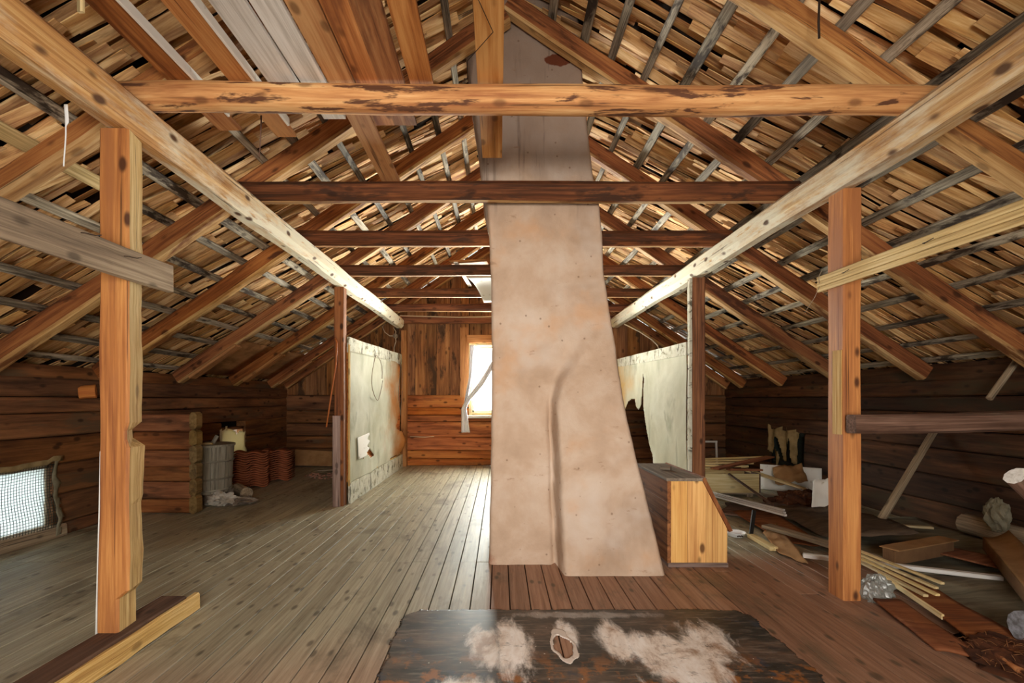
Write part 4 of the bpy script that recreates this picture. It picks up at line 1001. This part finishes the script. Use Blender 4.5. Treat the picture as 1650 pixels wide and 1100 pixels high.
# ------------------------------------------------------------------ worn floor sheet
t = thing('linoleum_sheet', 'dark worn linoleum sheet with painted white glare on the floor in front of the chimney', 'linoleum', (.46, 2.3, 0))
X0, X1, Y0, Y1 = -.60, 1.53, 1.3, 3.06
def rug(u, v):
    x, y = lerp(X0, X1, u), lerp(Y0, Y1, v); e = .004+.003*max(0, N(x*2, y*2))
    return Vector((x+.03*N(y*3.1, 2)*(abs(u-.5)*2)**4, y+.02*N(x*4, 7)*v**6, e))
hole = lambda x, y: ((x-.335+.05*(y-2.62))/.045)**2+((y-2.61)/.135)**2 + .9*N(x*16, y*12)
def rkeep(u, v):
    x, y = lerp(X0, X1, u), lerp(Y0, Y1, v)
    m = .022*abs(N(x*9, 1))+.016*abs(N(x*31, 4)); l = .02+.035*abs(N(y*9, 2))+.015*abs(N(y*30, 5))
    if y > Y1-m or x < X0+l or x > X1-l: return False
    if (x-X0)+(Y1-y)*.9 < .12+.03*N(x*20, y*20): return False
    if (X1-x)+(Y1-y)*.9 < .10+.03*N(x*20, y*20): return False
    return hole(x, y) > 1.0
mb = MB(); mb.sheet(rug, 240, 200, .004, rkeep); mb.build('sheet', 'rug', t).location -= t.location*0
mb = MB(); mb.sheet(lambda u, v: rug((lerp(.22, .48, u)-X0)/(X1-X0), (lerp(2.38, 2.84, v)-Y0)/(Y1-Y0))+Vector((0, 0, .0012)), 60, 90, .003, lambda u, v: 1.0 < hole(lerp(.22, .48, u), lerp(2.38, 2.84, v)) < 1.9)
c = mb.build('torn_rim', 'rugring', t); c['label'] = 'pale worn rim around the torn hole'

# ------------------------------------------------------------------ right aisle debris
def board(name, pts, th, mat, lab, cat, seg=10, warp=.0, group=None, n=None):
    """pts: four corners (a, b, c, d) of a sheet or board"""
    a, b, c, d = [Vector(p) for p in pts]; sd = R(0, 50)
    m = MB(); m.sheet(lambda u, v: a.lerp(b, u).lerp(d.lerp(c, u), v)+Vector((0, 0, warp*N(u*2+sd, v*2)+warp*.5*N(u*6, v*6+sd))), seg, seg, th, scale=((b-a).length, (d-a).length))
    return one(name, m, mat, lab, cat, group)
def bar(name, p, q, w, h, mat, lab, cat, group=None, **k):
    m = MB(); m.beam(p, q, w, h, seg=k.pop('seg', 6), jit=k.pop('jit', .06), **k); return one(name, m, mat, lab, cat, group)
board('plywood_sheet', [(2.75, 2.2, .03), (4.3, 2.2, .05), (4.3, 3.6, .06), (2.66, 3.5, .035)], .012, 'greyply', 'large dusty grey sheet lying at the right front among the debris', 'sheet', warp=.03)
board('plywood_sheet', [(3.0, 3.55, .03), (4.35, 3.55, .05), (4.35, 5.2, .06), (3.15, 5.2, .03)], .012, 'greyply', 'dusty grey sheet in the middle of the right side debris behind the near post', 'sheet', warp=.03)
board('hardboard_sheet', [(2.85, 4.35, .10), (3.55, 4.2, .16), (3.75, 5.5, .17), (3.02, 5.5, .07)], .006, 'darkbrd', 'warped dark hardboard sheet left of the near right post', 'sheet', warp=.06)
board('hardboard_sheet', [(2.52, 4.55, .035), (2.82, 4.1, .035), (3.02, 5.6, .05), (2.62, 5.6, .04)], .006, 'redbrd', 'brown hardboard strip on the floor behind the white dish', 'sheet', warp=.03)
bar('old_plank', (2.55, 4.75, .09), (2.95, 3.7, .07), .12, .03, 'greypl', 'grey splintered plank under the warped hardboard sheet', 'plank', jit=.14)
bar('dark_plank', (2.60, 5.75, .03), (3.1, 5.35, .03), .5, .02, 'darkwood', 'dark wide plank lying behind the brown hardboard strip', 'plank')
board('cardboard_flap', [(2.33, 4.13, .02), (2.40, 3.86, .02), (2.68, 4.80, .10), (2.50, 4.72, .03)], .006, 'card', 'tan cardboard flap beside the pale moulding left of the near right post', 'cardboard', warp=.02)
bar('pale_moulding', (2.36, 4.66, .02), (2.35, 4.25, .02), .07, .035, 'lathyel', 'short pale moulding lying at the foot of the black bar', 'moulding')
bar('metal_bar', (2.355, 4.66, .0), (2.42, 4.72, .245), .035, .02, 'black', 'black metal bar standing tilted beside the white dish', 'bar', up=(0, 1, 0), jit=0, seg=1)
t = thing('plastic_dish', 'small white plastic dish on the floor beside the pine bin', 'dish', (2.245, 4.72, 0))
mb = MB(); prof = [(.0, .003), (.07, .003), (.085, .04), (.09, .042), (.082, .035), (.068, .008), (0, .008)]
n = 32; vs = [(2.245+r*math.cos(2*math.pi*k/n), 4.72+r*math.sin(2*math.pi*k/n), z) for r, z in prof for k in range(n)]
mb.add(vs, vs, [(i*n+k, i*n+(k+1) % n, (i+1)*n+(k+1) % n, (i+1)*n+k) for i in range(len(prof)-1) for k in range(n)], .5, smooth=True); mb.build('dish_body', 'whitepl2', t)
mb = MB()
for k in range(5):
    a = -math.pi/2-.28+k*.13; mb.beam((2.245+.083*math.cos(a), 4.72+.083*math.sin(a), .015+.008*(k % 2)), (2.245+.086*math.cos(a+.1), 4.72+.086*math.sin(a+.1), .022), .004, .012)
c = mb.build('printed_mark', 'wiredk', t); c['label'] = 'smudged dark print on the rim'
bar('white_moulding', (2.385, 3.90, .075), (3.44, 3.40, .075), .05, .03, 'whitepl', 'long white moulding lying across the debris behind the near right post', 'moulding', jit=.02)
# yellow laths
for k, (p, q, nm) in enumerate((((2.70, 3.80, .085), (2.55, 2.97, .125), 'nearest'), ((2.73, 3.82, .098), (2.62, 2.97, .13), 'second'), ((2.76, 3.84, .11), (2.71, 3.08, .13), 'third'), ((2.80, 3.86, .12), (2.80, 3.14, .135), 'farthest'))):
    bar('yellow_lath', p, q, .028, .014, 'lathyel', f'{nm} of four thin yellow laths lying under the white moulding', 'lath', 'yellow laths', jit=.15)
# cardboard stack
t = thing('cardboard_bundle', 'folded bundle of brown cardboard with striped end right of the near post', 'cardboard', (3.25, 3.85, .06))
mb = MB()
for k in range(7): mb.beam((2.93, 3.68+k*.018, .12), (3.58, 3.92+k*.018, .13), .012, .10, cham=0, rnd=.1*k)
mb.build('folded_sheets', 'carddk', t)
mb = MB(); mb.beam((2.93, 3.735, .176), (3.60, 3.98, .186), .14, .008); mb.build('top_sheet', 'card', t)
# plastic bag
m = blob((2.43, 3.2, .07), .10, (1.0, .8, .9), 5, .3, 20, 2.6); one('plastic_bag', m, 'bag', 'crumpled clear plastic bag at the foot of the near right post', 'bag')
# red brown boards near the front right
t = thing('brown_board', 'red brown board with pale yellow edge sliding down at the right front', 'board', (2.5, 2.9, .03))
board_pts = [(2.62, 3.42, .10), (2.80, 3.36, .10), (2.66, 2.30, .05), (2.40, 2.30, .04)]
mb = MB(); a, b, c_, d = map(Vector, board_pts); mb.sheet(lambda u, v: a.lerp(b, u).lerp(d.lerp(c_, u), v)+Vector((0, 0, .015*N(v*4, u))), 6, 12, .016, scale=(.2, 1.1)); mb.build('board', 'redbrd', t)
mb = MB(); mb.beam((2.612, 3.42, .10), (2.50, 2.80, .072), .014, .03, seg=4); c = mb.build('edge_strip', 'lathyel', t); c['label'] = 'pale yellow edge strip'
board('brown_board', [(2.36, 3.14, .04), (2.49, 3.08, .05), (2.38, 2.45, .03), (2.24, 2.55, .015)], .014, 'redbrd', 'smaller red brown board leaning over the edge nearest the near right post', 'board', warp=.01)
# fibre insulation heaps
def fibre(c, rx, ry, h, n, lab):
    t = thing('insulation_heap', lab, 'insulation', (c[0], c[1], 0))
    m = blob((c[0], c[1], .0), 1, (rx, ry, h), c[0]*7, .4, 22, 3); m.build('fill', 'insul', t)
    m = MB()
    for k in range(n):
        a = R(0, 6.28); q = math.sqrt(R(0, 1)); p = Vector((c[0]+rx*q*math.cos(a), c[1]+ry*q*math.sin(a), max(.02, h*(1-q*q)*1.0)+.01))
        d = Vector((R(-1, 1), R(-1, 1), R(-.2, .6))).normalized()*R(.02, .07); m.tube([p, p+d*.5+Vector((0, 0, .008)), p+d], .0014, 4)
    s = m.build('loose_strands', 'straw', t); s['kind'] = 'stuff'
fibre((2.58, 2.42), .24, .30, .08, 160, 'heap of reddish brown fibre insulation at the right front edge')
fibre((3.75, 6.1), .38, .30, .16, 160, 'heap of brown fibre insulation far back near the right window')
# pale crate with boards on it
t = thing('wooden_crate', 'pale wooden crate with dark end behind the pine bin', 'crate', (3.1, 6.75, 0))
for nm, lo, hi, m in (('front_panel', (2.66, 6.58, .06), (3.44, 6.60, .31), 'lathyel'), ('back_panel', (2.66, 6.98, .06), (3.44, 7.0, .31), 'lathyel'), ('end_panel', (3.44, 6.58, .06), (3.46, 7.0, .31), 'darkwood'), ('end_panel', (2.64, 6.58, .06), (2.66, 7.0, .31), 'lathyel'), ('bottom', (2.64, 6.58, .04), (3.46, 7.0, .06), 'greypl')):
    mb = MB(); mb.box(lo, hi); mb.build(nm, m, t)
mb = MB(); mb.box((2.7, 6.62, 0), (2.78, 6.96, .04)); mb.box((3.3, 6.62, 0), (3.38, 6.96, .04)); mb.build('runner', 'greypl', t)
bar('brown_plank', (2.82, 6.50, .39), (3.95, 7.25, .46), .13, .022, 'redbrd', 'brown plank lying slantwise across the pale crate', 'plank')
bar('brown_plank', (3.02, 6.56, .375), (3.48, 6.62, .36), .10, .024, 'redbrd', 'short brown board end resting on the crate front', 'plank')
for k in range(5):
    bar('pale_stick', (2.62+.05*k, 7.05+.12*k, .335+.012*k), (3.35+.13*k, 6.82+.12*k, .33+.03*k), .04, .03, 'lathyel', f'pale round stick lying over the crate, {ORD[k]} from the front', 'stick', 'pale sticks on the crate', n=7)
for k in range(3):
    bar('pale_batten', (3.35+.06*k, 6.9+.1*k, .33), (3.95+.03*k, 6.35+.08*k, .13), .035, .02, 'lathyel', f'pale batten sloping down right of the crate, {ORD[k]} from the front', 'batten', 'pale battens right of the crate')
for k in range(3):
    bar('white_batten', (2.60+.055*k, 6.40+.04*k, .10), (2.88+.06*k, 5.0+.12*k, .13), .032, .02, 'whitepl', f'long white batten running from the crate to the warped hardboard, {["nearest", "middle", "farthest"][k]} of three', 'batten', 'white battens before the crate')
bar('dark_stick', (2.98, 6.45, .33), (3.0, 5.45, .14), .025, .02, 'darkwood', 'thin dark stick leaning from the crate down over the white battens', 'stick')
bar('dark_plank', (2.75, 5.95, .03), (3.9, 5.9, .03), .25, .025, 'darkwood', 'dark plank on the floor in front of the pale crate', 'plank')
board('cardboard_curl', [(3.75, 6.75, .16), (4.1, 6.6, .2), (4.2, 6.9, .42), (3.85, 7.0, .33)], .006, 'card', 'curled tan cardboard piece near the right window', 'cardboard', warp=.06)
board('white_board', [(3.75, 7.15, .01), (4.35, 6.7, .01), (4.38, 6.75, .36), (3.78, 7.2, .36)], .015, 'white', 'white board standing behind the curled cardboard', 'board')
board('white_sheet', [(3.42, 5.45, .02), (3.68, 5.35, .02), (3.72, 5.6, .40), (3.6, 5.7, .36)], .01, 'white', 'bright white sheet standing half hidden behind the near right post', 'sheet', warp=.05)
mb = MB()
for k in range(6):
    p = Vector((4.2+.03*k, 7.55+.06*k, .02)); mb.tube([p, p+Vector((-.03+.01*k, -.05, .2)), p+Vector((.02*k-.02, -.12+.05*k, .42+.03*(k % 3)))], .012, 5)
one('bark_strips', mb, 'cloth', 'bundle of curled bark strips standing under the right window', 'bark')
# window frame leaning far right
t = thing('spare_frame', 'small white empty frame leaning on the far wall right of the far post', 'frame', (3.95, 9.6, 0))
for nm, p, q in (('upright', (4.22, 9.64, .02), (4.22, 9.68, .48)), ('upright', (3.66, 9.64, .02), (3.66, 9.68, .48)), ('rail', (3.64, 9.68, .475), (4.24, 9.68, .475)), ('rail', (3.64, 9.64, .02), (4.24, 9.64, .02))):
    mb = MB(); mb.beam(p, q, .035, .035, up=(0, 1, 0)); mb.build(nm, 'white', t)
bar('leaning_pole', (3.72, 4.86, .10), (4.36, 4.98, .98), .075, .075, 'greypl', 'grey pole leaning against the right wall', 'pole', n=10, taper=.85)
bar('wood_chip', (3.85, 4.75, .09), (4.08, 4.68, .09), .05, .02, 'lathyel', 'small pale chip at the foot of the leaning pole', 'chip')
bar('base_log', (4.30, 3.2, .155), (4.30, 4.6, .155), .16, .18, 'greypl', 'grey log lying along the foot of the right wall', 'log', n=10)
m = blob((4.16, 4.15, .33), .11, (.6, .9, 1.2), 12, .3, 16, 2.2); one('crumpled_paper', m, 'paper', 'crumpled grey paper bag on the grey log at the right wall', 'paper')
t = thing('cardboard_trough', 'long brown cardboard strip tilted at the right edge of the debris', 'cardboard', (3.4, 3.4, .05))
mb = MB(); mb.sheet(lambda u, v: Vector((3.78, 3.88, .22)).lerp(Vector((2.98, 2.75, .17)), v)+Vector((.17*u, -.03*u, .10*(u-.2)**2)), 8, 12, .006); mb.build('strip', 'card', t)
mb = MB(); mb.sheet(lambda u, v: Vector((3.78, 3.88, .22)).lerp(Vector((2.98, 2.75, .17)), v)+Vector((0, 0, -.09*u)), 3, 12, .006); mb.build('side_flap', 'carddk', t)
board('brown_offcut', [(3.35, 4.05, .10), (3.6, 4.15, .10), (3.82, 3.55, .11), (3.55, 3.5, .10)], .01, 'redbrd', 'brown board offcut between the cardboard bundle and the tilted strip', 'board')
mb = MB(); mb.beam((2.70, 2.6, .90), (3.75, 2.75, .115), .10, .10, n=10, seg=12, jit=.18, endmi=1); one('broken_timber', mb, ['darkwood', 'whitepl'], 'leaning timber with pale broken end at the right picture edge', 'timber')
mb = MB(); mb.beam((2.65, 2.5, .145), (3.5, 2.6, .145), .17, .17, n=14, seg=10, jit=.05); one('felt_roll', mb, 'felt', 'grey ridged felt roll at the right front corner', 'roll')

# ------------------------------------------------------------------ light
w = bpy.data.worlds.new('overcast'); bpy.context.scene.world = w; w.use_nodes = True
bg = w.node_tree.nodes['Background']; bg.inputs[0].default_value = (.93, 1.0, .97, 1); bg.inputs[1].default_value = 1.3
def area(name, loc, direction, sx, sy, power, col):
    l = bpy.data.lights.new(name, 'AREA'); l.shape = 'RECTANGLE'; l.size = sx; l.size_y = sy; l.energy = power; l.color = col
    o = bpy.data.objects.new(name, l); C.objects.link(o); o.location = loc
    o.rotation_euler = Vector(direction).to_track_quat('-Z', 'Y').to_euler(); return o
area('daylight_far_window', (.0, 10.15, 1.75), (0, -1, .0), 1.5, 1.7, 480, (.95, 1, .93))
area('added_upper_fill', (.46, 10.1, 3.2), (0, -1, -.05), 1.0, .9, 220, (.97, 1, .93))  # fill lamp outside the added upper window
area('added_roof_fill_far', (0, 16.5, -.8), (0, -1, .28), 12, 3.0, 31000, (1, .98, .86))  # unseen lamp added to throw light up onto the mid roof
area('added_roof_fill_near', (0, -8, -.5), (0, 1, .2), 9, 2.6, 1500, (1, .93, .80))  # unseen lamp added behind the camera to lift the near roof
area('added_doorway_light', (.1, -2.9, 2.2), (0, 1, -.2), 2.6, 2.2, 600, (1, .95, .88))  # lamp outside the added doorway
area('daylight_netted_window', (-5.3, 4.1, .75), (1, 0, -.12), 2.4, 1.6, 150, (.92, .97, 1))
area('daylight_small_window', (-4.7, 7.8, .7), (1, 0, -.1), .8, .6, 7, (1, .97, .85))

# ------------------------------------------------------------------ camera
cam = bpy.data.cameras.new('camera'); co = bpy.data.objects.new('camera', cam); C.objects.link(co)
co.location = (0, 0, H); co.rotation_euler = (math.pi/2, 0, 0)
cam.sensor_fit = 'HORIZONTAL'; cam.sensor_width = 36; cam.lens = 36*F/1650
cam.shift_x = (825-VX)/1650; cam.shift_y = (VY-550)/1650; cam.clip_start = .05
sc = bpy.context.scene; sc.camera = co
sc.view_settings.view_transform = 'Standard'; sc.view_settings.look = 'None'; sc.view_settings.exposure = 0.0; sc.view_settings.gamma = 1.0
